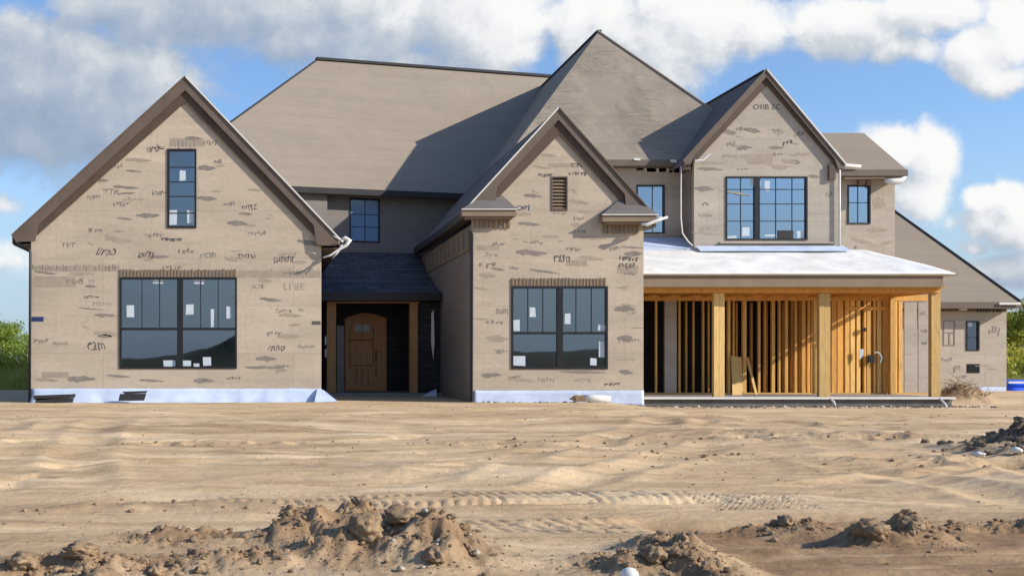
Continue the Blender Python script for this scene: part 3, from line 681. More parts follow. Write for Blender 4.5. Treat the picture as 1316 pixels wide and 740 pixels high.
# ================================================================ RIGHT GABLE WING
YR = 31.0; YRf = 30.87; FR = Frame(0, YR)
RX0, RX1 = PX(892, YR), PX(1078, YR)
pk = (985, 90); tl = (878, 207); tr = (1087, 212)
hr = FR.rect(932.5, 227, 1037.5, 308.5)
ml = wall_mb(FR, [(RX0, 3.9), (RX1, 3.9), (RX1, FR.pt(0, 196)[1]), FR.pt(985, 110), (RX0, FR.pt(0, 200)[1])], [R4(hr)])
ml.build('wall', M['wall2'], HOUSE)['label'] = 'upper right gable wall with faded print'
rakes(FR, YRf, YR, pk, tl, tr, 9, 11, (5, 14))
a = Vector(P(*pk, YRf)); b = Vector(P(*tl, YRf)); c = Vector(P(*tr, YRf)); s5 = Vector((0,.052,-.02)); bk = Vector((0, 7.5, 0))
roof_slab('roof', [a+s5, b+s5, b+bk, a+bk], .10, M['feltshade'])['label'] = 'left slope of the right gable roof'
roof_slab('roof', [a+s5+Vector((.003,0,0)), c+s5, c+bk, a+bk+Vector((.003,0,0))], .10, M['felt'])
mb = MB(); mb.bar(a+Vector((0,.1,.0)), a+bk, .10, .05); mb.build('ridge_cap', M['ridge'], HOUSE)
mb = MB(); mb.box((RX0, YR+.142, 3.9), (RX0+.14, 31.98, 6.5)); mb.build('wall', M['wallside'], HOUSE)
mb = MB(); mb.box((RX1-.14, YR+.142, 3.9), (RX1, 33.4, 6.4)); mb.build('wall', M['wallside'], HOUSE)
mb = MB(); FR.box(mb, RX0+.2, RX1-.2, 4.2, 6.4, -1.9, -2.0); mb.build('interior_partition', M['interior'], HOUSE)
wr = window(FR, hr, HOUSE, (.385,), (), True, (.19,.62,.82), (.30,.57,.80), [(965,228.5,978,239),(983,232,990,245),(935,303,947,306.5),(955,292,964,303),(983,301,998,304),(1025,297,1034,306.5)], glass='glassblue', fw=.04, label='wide gridded window in the upper right gable')
mb = MB(); a0, z0, a1, z1 = FR.rect(1000, 296, 1020, 306.5); FR.box(mb, a0, a1, z0, z1, -.036, -.02); mb.build('missing_light', M['ridge'], wr)
mb = MB(); FR.box(mb, hr[0]-.18, hr[2]+.7, hr[1]-.10, hr[1]-.06, .001, .08); mb.build('window_sill', M['wall2'], wr)
st = MB()
put_text(st, FR, 'OIIB', 978, 138, 25, 9, 0, 0, jit=.25); put_text(st, FR, 'EC', 997.5, 138, 13, 9, 0, 0, jit=.25)
put_text(st, FR, 'rv', 907, 262, 10, 6, 0, .1); put_text(st, FR, 'un', 906, 293, 16, 7, 2, 0)
for i, (x, y, w, h) in enumerate([(968,168,20,7),(1001,170,14,9),(944,187,18,4),(998,190,18,6),(958,201,16,5),(1014,208,20,6),(905,243,24,10),(945,248,40,3),(915,210,30,4),(1046,227,14,6),(905,300,30,3),(1022,185,12,4),(938,170,18,8)]): smear(st, FR, x, y, w, h, 1 if i % 3 == 0 else 2, random.uniform(-.2, .02))
for x, y, w, h, n in [(1028,173,14,7,4),(952,166,14,6,4),(1000,198,14,4,3),(1065,250,8,6,3)]: dashes(st, FR, x, y, w, h, n, 1)
extra_marks(st, FR, 900, 1068, 150, 312, 14, lambda x, y: clear_of(x, y, (932,227,1038,309)) and y > 135+abs(x-985)*1.0)
st.build('stamped_print', PR, HOUSE)
# white downpipes / corner trims and eave bits
p = MB(); p.tube([P(884,209,30.9), P(880,214,30.9), P(875.5,214,30.9), P(875,240,30.9), P(875,280,30.9), P(877,300,30.9), P(884,310,30.9), P(890,316,30.9)], .020, 7); p.build('downpipe', M['white'], HOUSE, smooth=True)
p = MB(); p.tube([P(893,207,30.7), P(903,206,30.7), P(912,198,30.7)], .03, 6); p.build('torn_wrap', M['white'], HOUSE)
p = MB(); p.tube([P(1079,217,30.92), P(1079,324,30.92)], .03, 7); p.build('downpipe', M['white'], HOUSE, smooth=True)
p = MB(); p.box(P(1064,213,30.98), P(1074,231,30.9)); p.build('soffit_bracket', M['soffit'], HOUSE)
p = MB(); p.box(P(875,213,30.98), P(888,218,30.8)); p.build('soffit_bracket', M['soffit'], HOUSE)
p = MB(); p.tube([P(824,288,27.6), P(832,289,27.6), P(843,284,27.6), P(858,279,27.6)], [.03,.05,.045,.03], 7); p.tube([P(843,280,27.6), P(853,281,27.6)], .035, 6); p.build('torn_wrap', M['white'], HOUSE, smooth=True)

# ================================================================ REAR RIGHT UPPER BLOCK
YQ = 33.5; FQ = Frame(0, YQ)
QX0, QX1 = PX(1060, YQ), PX(1150, YQ)
hq = FQ.rect(1089, 238, 1118.5, 288)
ml = wall_mb(FQ, [(QX0, -.1), (QX1, -.1), (QX1, 6.78), (QX0, 6.78)], [R4(hq)]); ml.build('wall', M['wall2'], HOUSE)['label'] = 'upper wall right of the right gable'
mb = MB(); mb.box((QX1-.14, YQ+.142, -.1), (QX1, 38, 6.78)); mb.build('wall', M['wallside'], HOUSE)
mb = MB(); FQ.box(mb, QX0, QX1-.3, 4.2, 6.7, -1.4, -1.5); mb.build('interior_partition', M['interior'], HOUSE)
window(FQ, hq, HOUSE, (), (), True, (.48,), (.55,), [], glass='glassblue', fw=.04, label='small gridded window at the upper far right')
e0 = (16.0, 33.0, PZ(218,33)); ex = PX(1165,33); ze2 = PZ(218,33); rz = PZ(171,34.8)
rA, rB = (PX(1040,34.8), 34.8, rz), (PX(1110,34.8), 34.8, rz)
roof_slab('roof', [(16.0,33.0,ze2), (ex,33.0,ze2), rB, (16.0,34.8,rz)], .10, M['felt2'])['label'] = 'small hip roof right of the right gable'
roof_slab('roof', [(ex,33.0,ze2), (ex,38.5,ze2), (rB[0],36.7,rz), rB], .10, M['felt2'])
roof_slab('roof', [(16.0,34.81,rz), rB, (rB[0],36.7,rz), (16.0,36.7,rz)], .10, M['felt2'])
roof_slab('roof', [(16.0,36.71,rz), (rB[0],36.71,rz), (ex,38.5,ze2), (16.0,38.5,ze2)], .10, M['felt2'])
mb = MB(); mb.box((16.5, 32.95, ze2-.01), (ex+.02, 33.0, ze2-.20)); mb.box((ex-.02, 33.0, ze2-.01), (ex+.03, 38.4, ze2-.20)); mb.build('gutter', M['fascia'], HOUSE)
mb = MB(); mb.box((16.9, 33.01, ze2-.21), (ex-.05, 33.48, ze2-.24)); mb.box((QX1+.01, 33.5, ze2-.21), (ex-.05, 38.3, ze2-.24)); mb.build('eave_soffit', M['fasciatan'], HOUSE)
p = MB(); p.tube([P(1066,209,32.9), P(1085,213,32.9), P(1106,214,32.9)], [.05,.07,.05], 7); p.tube([P(1086,229,33.1), P(1130,228,33.1), P(1160,230,33.1)], .03, 7)
p.tube([P(1137,232,33), P(1147,234,33), P(1158,232,33), P(1164,227,33)], [.05,.11,.09,.04], 8); p.build('torn_wrap', M['white'], HOUSE, smooth=True)
for x in (1102, 1113):
    p = MB(); p.box(P(x,231,33.46), P(x+7,238,33.38)); p.build('soffit_bracket', M['fasciatan'], HOUSE)
st = MB()
put_text(st, FQ, 'r', 1099, 318, 4, 6, 0, 0)
for i, (x, y, w, h) in enumerate([(1130,262,18,20),(1128,296,26,10),(1108,310,30,6),(1094,322,20,5),(1140,312,14,6)]): smear(st, FQ, x, y, w, h, 2, random.uniform(-.3,.3))
st.build('stamped_print', PR, HOUSE)

# ================================================================ FAR RIGHT WING
YZ = 38.0; FZ = Frame(0, YZ)
ZX0, ZX1 = 19.3, PX(1293.5, YZ); ye = 37.5; zz = PZ(388, ye)
hz1 = FZ.rect(1241.5, 412.5, 1258.5, 450.5); hz2 = FZ.rect(1242, 467.5, 1259, 479.5); hz3 = FZ.rect(1212, 413, 1227, 443)
ml = wall_mb(FZ, [(ZX0, -.2), (ZX1, -.2), (ZX1, zz-.05), (ZX0, zz-.05)], [R4(hz1), R4(hz2)]); ml.build('wall', M['wall2'], HOUSE)['label'] = 'single storey wall at the far right'
mb = MB(); mb.box((ZX1-.14, YZ+.142, -.2), (ZX1, 48, zz-.05)); mb.build('wall', M['wallside'], HOUSE)
window(FZ, hz1, HOUSE, (), (), True, (), (.45,), [(1243.5,414.5,1250,419.5)], glass='glassdim', fw=.04, label='narrow dark window at the far right')
v = MB(); a0, z0, a1, z1 = hz2; FZ.box(v, a0, a1, z0, z1, -.1, -.02)
for i in range(5): FZ.box(v, a0, a1, z0+.03+i*.06, z0+.05+i*.06, -.02, .01)
v.build('wall_vent', M['ridge'], HOUSE)
v = MB(); a0, z0, a1, z1 = hz3
for q in ((a0,a0+.03,z0,z1),(a1-.03,a1,z0,z1),(a0,a1,z0-.03,z0),(a0,a1,z1,z1+.03),(a0+.03,a1-.03,(z0+z1)/2,(z0+z1)/2+.025),((a0+a1)/2,(a0+a1)/2+.02,z0,(z0+z1)/2-.002)): FZ.box(v, *q, .001, .012)
v.build('window_outline', M['fade'], HOUSE)
tx = PX(1312, ye); d1 = 5.6; slope = .9; inx = 1.98/4.07*d1
rt = (tx-inx, ye+d1, zz+slope*d1)
roof_slab('roof', [(19.0, ye, zz), (tx, ye, zz), rt, (19.0, ye+d1, rt[2])], .12, M['felt2'])['label'] = 'long descending roof slope at the far right'
roof_slab('roof', [(tx, ye, zz), (tx, ye+2*d1, zz), rt], .12, M['felt2'])
roof_slab('roof', [(19.0, ye+d1+.01, rt[2]), (rt[0], ye+d1+.01, rt[2]), (tx, ye+2*d1, zz), (19.0, ye+2*d1, zz)], .12, M['felt2'])
mb = MB(); mb.bar((tx, ye, zz+.02), (rt[0], rt[1], rt[2]+.02), .07, .06); mb.build('ridge_cap', M['ridge'], HOUSE)
mb = MB(); mb.box((19.0, ye-.05, zz-.0), (tx, ye, zz-.22)); mb.box((19.0, ye, zz-.19), (tx-.05, YZ-.01, zz-.22)); mb.box((19.3, YZ-.02, zz-.30), (ZX1, YZ-.001, zz-.23)); mb.build('gutter', M['fascia'], HOUSE)
header_strip(FZ, 1255, 1286, 393.5, 401, 4, .03).build('lath_strip', M['ridge'], HOUSE)
mb = MB(); mb.box(P(1284,388.5,37.4), P(1312,391.5,37.38)); mb.box(P(1232,393,37.9), P(1243,399,37.8)); mb.build('drip_edge', M['white'], HOUSE)
st = MB()
for x, y, w, h, n in [(1277,425,14,12,4),(1216,462,14,5,4),(1230,474,10,8,3),(1235,484,14,4,4)]: dashes(st, FZ, x, y, w, h, n, 1)
for x, y, w, h in [(1250,400,30,3),(1275,474,14,4),(1265,470,24,3)]: smear(st, FZ, x, y, w, h, 2)
st.build('stamped_print', PR, HOUSE)
membrane_strip(1257, 1292, 497, YZ, zb=-.1)

# ================================================================ RIGHT PORCH
YO = 28.9
SX0, SX1 = CX1+.004, PX(1207, YO)
mb = MB(); mb.box((SX0, 28.45, -.2), (SX1+.05, 33.45, .03)); mb.build('porch_slab', M['foot'], HOUSE)
mb = MB(); mb.box((SX0, 28.40, .032), (SX1+.06, 31.2, .075)); mb.build('slab_edge', M['concrete'], HOUSE)
mb = MB(); mb.box((SX0, 28.36, .03), (SX1+.1, 28.398, .09)); mb.build('slab_trim', M['white'], HOUSE)
zf = PZ(352, 28.5)
# roof: wavy white membrane over slope with hip on right
RXr = PX(1230, 28.5)
mb = MB(); nu, nv = 50, 12; vs = []; fs = []
x1t = 17.0
for i in range(nu+1):
    for j in range(nv+1):
        t = j/nv; Y = 28.5+2.5*t; xr = RXr+(x1t-RXr)*t; x = SX0+.0+(xr-SX0)*i/nu
        z = zf+(4.20-zf)*t**.92+.018*mnoise.noise(Vector((x*1.2, Y*1.8, 0)))*(1 if 0 < j < nv else .5)
        vs.append((x, Y, z))
for i in range(nu):
    for j in range(nv): fs.append((i*(nv+1)+j, (i+1)*(nv+1)+j, (i+1)*(nv+1)+j+1, i*(nv+1)+j+1))
mb.mesh(vs, fs)
ro = mb.build('roof', M['whiteroof'], HOUSE, smooth=True); ro['label'] = 'white membrane covered porch roof'; ro.modifiers.new('s','SOLIDIFY').thickness = .03
roof_slab('roof', [(RXr, 28.5, zf), (RXr, 33.45, zf), (x1t, 31.0, 4.20)], .04, M['whiteroof'])
roof_slab('roof', [(RX1+.02, 31.03, 4.20), (x1t, 31.03, 4.20), (RXr, 33.45, zf), (RX1+.02, 33.45, zf)], .04, M['whiteroof'])
roof_slab('roof', [(SX0, 31.02, 4.20), (RX0-.01, 31.02, 4.20), (RX0-.01, 31.97, 4.50), (SX0, 31.97, 4.50)], .04, M['whiteroof'])
# bluish curb flashing at the wall foot
mb = MB(); mb.prism([(SX0, 30.96, 4.17), (RX0, 30.96, 4.17), (RX0, 31.9, 4.60), (SX0, 31.9, 4.60)], (0,0,.03)); mb.build('flashing', M['membrane'], HOUSE)
mb = MB(); mb.prism([(RX0, 30.55, 4.10), (RX1+.1, 30.55, 4.10), (RX1+.1, 30.95, 4.27), (RX0, 30.95, 4.27)], (0,0,.02)); mb.build('flashing', M['membrane'], HOUSE)
mb = MB(); mb.box((SX0, 28.46, zf-.05), (RXr, 28.50, zf+.0-.002)); mb.box((SX0, 28.52, zf-.34), (RXr-.35, 28.58, zf-.052)); mb.box((RXr-.40, 28.58, zf-.34), (RXr-.35, 33.3, zf-.052)); mb.build('porch_fascia', M['fasciatan'], HOUSE)
mb = MB(); mb.box((SX0, 28.6, zf-.36), (SX1, 28.98, zf-.342)); mb.box((SX0, 28.84, zf-.47), (SX1, 28.98, zf-.36)); mb.build('porch_beam', M['orange'], HOUSE)
mb = MB(); mb.box((SX0, 28.99, zf-.30), (RXr-.4, 31.0, zf-.33)); mb.build('porch_ceiling', M['orange'], HOUSE)
for x in np.arange(SX0+.3, SX1, .6):
    mb = MB(); mb.box((x, 29.0, zf-.47), (x+.045, 30.98, zf-.335)); mb.build('joist', M['orange'], HOUSE)
# posts on the porch front
for px0, px1, mt in ((917.5, 931.5, 'pinepale'), (1053, 1067.5, 'pinepale'), (1197, 1209, 'pinepale')):
    mb = MB(); a0, a1 = PX(px0, YO), PX(px1, YO); w = (a1-a0)/2-.004; mb.box((a0, YO, .08), (a0+w, YO+.14, zf-.475)); mb.box((a0+w+.008, YO+.01, .08), (a1, YO+.14, zf-.475)); mb.build('post', M[mt], HOUSE, bevel=.004)
mb = MB(); mb.box((SX1-.14, 30.9, .08), (SX1, 31.04, zf-.35)); mb.build('post', M['pine'], HOUSE)
# framed back wall of the porch at YO2: top/bottom plates and studs
Y2 = 31.1; zt2 = zf-.40
for x0, x1 in ((SX0+.02, PX(1049,Y2)), (PX(1063,Y2), PX(1192,Y2))):
    mb = MB(); mb.box((x0, Y2, .078), (x1, Y2+.09, .118)); mb.build('sill_plate', M['pine'], HOUSE)
    mb = MB(); mb.box((x0, Y2-.01, zt2-.16), (x1, Y2+.10, zt2)); mb.build('header', M['orange'], HOUSE)
def stud(px, w=.045, Y=Y2, mat='pine', z0=.12, z1=None, lean=0, dep=.09):
    x = PX(px, Y); z1 = zt2-.162 if z1 is None else z1
    mb = MB(); mb.prism([(x-w/2, Y, z0), (x+w/2, Y, z0), (x+w/2+lean, Y, z1), (x-w/2+lean, Y, z1)], (0, dep, 0)); return mb.build('stud', M[mat], HOUSE)
for px in (843.5, 873.5, 904): stud(px, .05)
stud(862, .34, Y2+.0, 'greysheet')
for px, w in ((882,.06),(891.5,.045),(911,.04)): stud(px, w, Y2+.5, 'pine', .1)
for px, w in ((937,.08),(957,.11),(976,.06),(994,.09),(1002,.05),(1011,.08),(1023,.07),(1033,.10)): stud(px, w, Y2, 'pine' if w < .1 else 'pine')
for px, w in ((947,.05),(966,.06),(985,.08),(1006,.06),(1017,.08),(1028,.10),(1041,.12),(1047,.12)): stud(px, w, Y2+.9, 'orange', .1)
for px, w in ((1048,.09),(1052,.06)): stud(px, w, 30.2, 'pine')
for px, w in ((943,.05),(983.5,.06),(1018,.06),(1028.5,.07),(1039.5,.08),(1044.5,.07)): stud(px, w, Y2+.12, 'orange')
# return wall of studs running from the front (middle post) to the back on the lit side
for px, w, mt in ((1072,.14,'orange'),(1080,.16,'orange'),(1089,.12,'pine'),(1096,.12,'osb'),(1103.5,.10,'osb'),(1112,.05,'orange'),(1117,.12,'pine'),(1124,.06,'orange'),(1130,.12,'osb'),(1137,.11,'pine'),(1144,.12,'osb'),(1151,.10,'pine'),(1157.5,.10,'osb')):
    stud(px, w, Y2, mt)
for px in (1084.5, 1100, 1121, 1134, 1147): stud(px, .09, Y2+.45, 'orange', .1)
mb = MB(); mb.box((PX(1086,Y2), Y2-.02, zt2-.42), (PX(1144,Y2), Y2-.002, zt2-.33)); mb.build('header', M['orange'], HOUSE)
for px0, px1 in ((1163,1179),(1181,1196)):
    mb = MB(); mb.box((PX(px0,Y2), Y2+.02, .1), (PX(px1,Y2), Y2+.06, zt2-.18)); mb.build('sheathing_panel', M['greysheet'], HOUSE)
st = MB(); FO = Frame(0, Y2+.015)
put_text(st, FO, 'nnE', 1186, 402, 9, 6, 1, 0); put_text(st, FO, 'ro', 1188, 425, 8, 4, 0, 0); put_text(st, FO, 'co', 1188, 440, 8, 5, 0, 0)
st.build('stamped_print', PR, HOUSE)
mb = MB(); mb.box((PX(1066,Y2), Y2+.62, .1), (PX(1160,Y2), Y2+.66, zt2)); mb.build('sheathing_panel', M['osb'], HOUSE)
# temporary door hardware
mb = MB(); mb.box(P(1107,421,31.05), P(1113,426,31.0)); mb.box(P(1115,456,31.05), P(1124,466,31.0)); mb.build('latch', M['black'], HOUSE)
mb = MB(); mb.prism([P(1104,449,30.98), P(1110,448,30.98), P(1110,456,30.98), P(1105,462,30.98)], (0,.01,0)); mb.tube([P(1124,453,31), P(1129,453,31), P(1133,459,31), P(1131,466,31)], .022, 6); mb.build('paper_tag', M['sticker'], HOUSE)
# interior dark shell behind porch
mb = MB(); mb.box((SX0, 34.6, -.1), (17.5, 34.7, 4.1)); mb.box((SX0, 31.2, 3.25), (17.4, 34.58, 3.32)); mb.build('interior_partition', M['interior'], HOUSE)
mb = MB(); mb.box((9.75, 31.0, .03), (10.55, 31.05, zf-.36)); mb.build('interior_partition', M['interior'], HOUSE)
mb = MB(); mb.box((17.62, 31.3, .03), (17.7, 33.4, 3.3)); mb.build('sheathing_panel', M['osb'], HOUSE)

# ---------------------------------------------------------------- loose things near the house
def plank(label, p, q, w=.14, t=.03, mat='pinepale', group=None):
    mb = MB(); mid = (Vector(p)); mb.bar(p, q, w, t, (0,-1,0)); o = mb.build('lumber_board', M[mat], None, origin=p); tag(o, label, 'board', group); return o
plank('short pale board standing upright among the dark studs', P(948,508.5,30.4), (PX(950,30.7), 30.9, PZ(458,30.7)), .30, .02)
plank('thin pale board leaning to the right of the short upright board', (PX(972,30.2), 30.2, .08), (PX(961,30.9), 30.95, PZ(459,30.9)), .07, .03)

# ================================================================ TERRAIN
def vnoise(x, y, seed=0):
    xi = np.floor(x).astype(np.int64); yi = np.floor(y).astype(np.int64); fx = x-xi; fy = y-yi
    def hsh(a, b):
        n = (a*374761393+b*668265263+seed*974634777) & 0xFFFFFFFF
        n = ((n ^ (n >> 13))*1274126177) & 0xFFFFFFFF
        n = n ^ (n >> 16); return (n & 0xFFFF)/32767.5-1
    u = fx*fx*fx*(fx*(fx*6-15)+10); v = fy*fy*fy*(fy*(fy*6-15)+10)
    a = hsh(xi, yi); b = hsh(xi+1, yi); c = hsh(xi, yi+1); d = hsh(xi+1, yi+1)
    return (a*(1-u)+b*u)*(1-v)+(c*(1-u)+d*u)*v
def fbm(x, y, oct=5, seed=0, gain=.5, ridged=False):
    s = 0; a = 1; t = 0
    for i in range(oct):
        n = vnoise(x+i*17.3, y+i*9.1, seed+i)
        if ridged: n = 1-2*np.abs(n)
        s = s+a*n; t += a; a *= gain; ca, sa = math.cos(.5), math.sin(.5); x, y = (x*ca-y*sa)*2.03, (x*sa+y*ca)*2.03
    return s/t
def g2(x, y, cx, cy, rx, ry, rot=0, pw=1.0):
    c, s = math.cos(rot), math.sin(rot); dx = x-cx; dy = y-cy
    u = (dx*c+dy*s)/rx; v = (-dx*s+dy*c)/ry; return np.exp(-(u*u+v*v)**pw)
def ss(a, b, x): t = np.clip((x-a)/(b-a), 0, 1); return t*t*(3-2*t)
def xp(px, Y): return (px-CX)*Y/F

PILES = [ # cx, cy, rx, ry, h, rot
 (xp(462,6.9), 6.9, .24, .28, .21, .3), (xp(395,6.5), 6.5, .26, .26, .14, 0), (xp(520,6.2), 6.2, .34, .34, .20, -.4), (xp(575,5.9), 5.9, .22, .30, .12, -.5), (xp(440,5.9), 5.9, .30, .22, .12, 0),
 (xp(872,5.9), 5.9, .17, .26, .19, .2), (xp(810,5.6), 5.6, .22, .22, .12, 0), (xp(900,5.4), 5.4, .16, .3, .12, 0),
 (xp(1172,7.0), 7.0, .13, .2, .17, 0), (xp(1125,6.8), 6.8, .22, .16, .15, .25), (xp(1010,7.3), 7.3, .28, .12, .07, 0), (xp(1260,7.3), 7.3, .55, .12, .08, 0),
 (xp(110,5.6), 5.6, .16, .18, .12, .2), (xp(20,5.6), 5.6, .30, .22, .08, 0), (xp(190,5.7), 5.7, .2, .2, .05, 0), (xp(250,6.6), 6.6, .34, .2, .05, 0), (xp(310,5.8), 5.8, .25, .2, .06, 0),
 (xp(1318,13.2), 13.2, .48, .5, .25, 0), (xp(1390,12.6), 12.6, .7, .6, .2, 0),
 (xp(1236,29.8), 29.8, .60, .5, .38, 0)]
def soil_mask(x, y):
    m = np.zeros_like(x)
    for cx, cy, rx, ry, h, r in PILES: m = np.maximum(m, g2(x, y, cx, cy, rx*1.5, ry*1.5, r, 1.5))
    return m
def height(x, y):
    x = np.asarray(x, float); y = np.asarray(y, float)
    z = np.full_like(x, GRADE)
    near = ss(27.6, 24, y)
    far = ss(45, 120, y)
    z += .06*fbm(x*.12, y*.35, 4, 3)*near
    z -= .13*ss(8.2, 10, x)*ss(22, 18.8, x)*ss(15, 23, y)*ss(29.6, 28.7, y)
    z += .05*fbm(x*.55+3, y*.8, 4, 17, .5)*ss(28, 23, y)*ss(4, 8, y)
    # graded streaks: long in x
    w = .35*fbm(x*.3, y*.3, 3, 8)
    z += .06*fbm(x*.30+w, (y+.12*x)*1.15+w, 5, 11, .55)*ss(28, 22, y)*ss(3, 10, y)
    z += .016*fbm(x*1.1+w, (y-.10*x)*5.0, 5, 13, .6)*near
    # ruts: shallow grooves at an angle
    rr = fbm(x*.22, y*.9-.25*x*.22, 3, 21, .5, True)
    z -= .075*ss(.55, .9, rr)*ss(26, 20, y)*ss(6, 9, y)
    # rutted lowered zone lower right
    fr = ss(xp(870,1)*6.5, xp(930,1)*6.5, x)*ss(7.9, 7.4, y)
    z -= .05*fr
    z += fr*(.022*fbm(x*.9, y*9-.9*x, 4, 31, .55)+.012*np.sin(y*26+3*fbm(x*.8, y*2, 3, 5)))
    # berm mid left
    z += .07*g2(x, y, xp(215,8.2), 8.2, 1.1, .28, .05, 1.3)*(1+.5*fbm(x*3, y*3, 3, 4))
    z += .06*g2(x, y, xp(640,10.5), 10.5, 2.2, .4, -.02)
    z += .07*g2(x, y, xp(960,14.5), 14.5, 2.0, .35, -.25)+.07*g2(x, y, xp(1080,15.5), 15.5, 2.2, .35, -.3)
    z -= .05*g2(x, y, xp(1180,12), 12, 2.6, .3, -.22)
    # tyre treads
    b1 = ss(8.25, 8.4, y)*ss(9.15, 9.0, y)*ss(-1.2, .6, x)*ss(4.6, 3.0, x)
    z -= .017*b1*ss(.0,.5,np.sin(x*66+1.5*np.sin(y*5)+2.2*vnoise(x*2.5, y*3, 6)))*ss(-.35, .35, vnoise(x*5, y*5, 2))
    b2 = ss(6.9, 7.0, y)*ss(7.7, 7.6, y)*ss(1.1, 1.3, x)*ss(2.7, 2.4, x)
    z -= .013*b2*(np.sin((x+.35*(y-7))*52) > .35)*(vnoise(x*6, y*6, 9) > -.35)
    b3 = ss(8.0, 8.1, y)*ss(8.9, 8.8, y)*ss(3.25, 3.4, x)*ss(4.3, 4.1, x)
    z -= .018*b3*(np.sin((x+.9*(y-8))*48) > .3)
    for (px, yy, sx, sy, rt_) in ((930,14.9,2.0,.35,-.2),(1070,15.3,2.2,.4,-.25),(1230,11.9,2.0,.3,-.2),(640,14.4,1.0,.3,0),(300,14.5,1.9,.22,0)):
        z += g2(x, y, xp(px, yy), yy, sx, sy, rt_, 1.4)*.07*fbm(x*2.2, y*3.2, 4, 63, .6, True)
    # wheel ruts: paired grooves with small side berms
    for c0, c1, c2, ya, yb, dp in ((6.0,.05,.012,7.6,23,.05),(7.7,.05,.012,7.6,23,.05),(.6,.75,-.012,8.6,24,.035),(2.2,.75,-.012,8.6,24,.035),(-3.2,-.16,.004,7,25,.035),(-1.6,-.16,.004,9,25,.035),(3.6,1.6,-.02,9,22,.04)):
        cc = c0+c1*(y-9)+c2*(y-9)**2+.10*vnoise(y*.6+c0, y*0+3, 7); q = (x-cc)/(.17+.006*y); e = ss(ya, ya+1.5, y)*ss(yb, yb-3, y)*(.55+.6*vnoise(x*.8, y*.8, 19))
        z += e*(-dp*np.exp(-q*q)+dp*.7*np.exp(-((np.abs(q)-1.7)/.55)**2)+dp*.25*np.exp(-q*q)*np.sin(y*30))
    # mounds
    m = np.zeros_like(x)
    for cx, cy, rx, ry, h, r in PILES: m = m+h*g2(x, y, cx, cy, rx, ry, r, .85)
    sm = soil_mask(x, y)
    lump = fbm(x*4.5, y*4.5, 5, 41, .55, True)
    z += m*np.where(y < 12, np.where(x < xp(350, 6.0), .6, .78), 1.0)*(1+.55*lump)+sm*.034*fbm(x*11, y*11, 4, 51, .65, True)*ss(27, 20, y)+sm*.07*fbm(x*3.5, y*3.5, 3, 57)
    # crumbs of relief near the camera
    z += .006*fbm(x*9, y*9, 4, 61, .6)*ss(16, 8, y)
    # silt line along the house foot
    z += .05*g2(0*x, y, 0, 27.15, 1, .5)*(.5+.6*fbm(x*.8, y*1.2, 4, 71))*(x > -7)*(x < 19)
    z += .35*far*fbm(x*.01, y*.01, 3, 81)
    return z
def hgt(x, y): return float(height(np.array([x]), np.array([y]))[0])

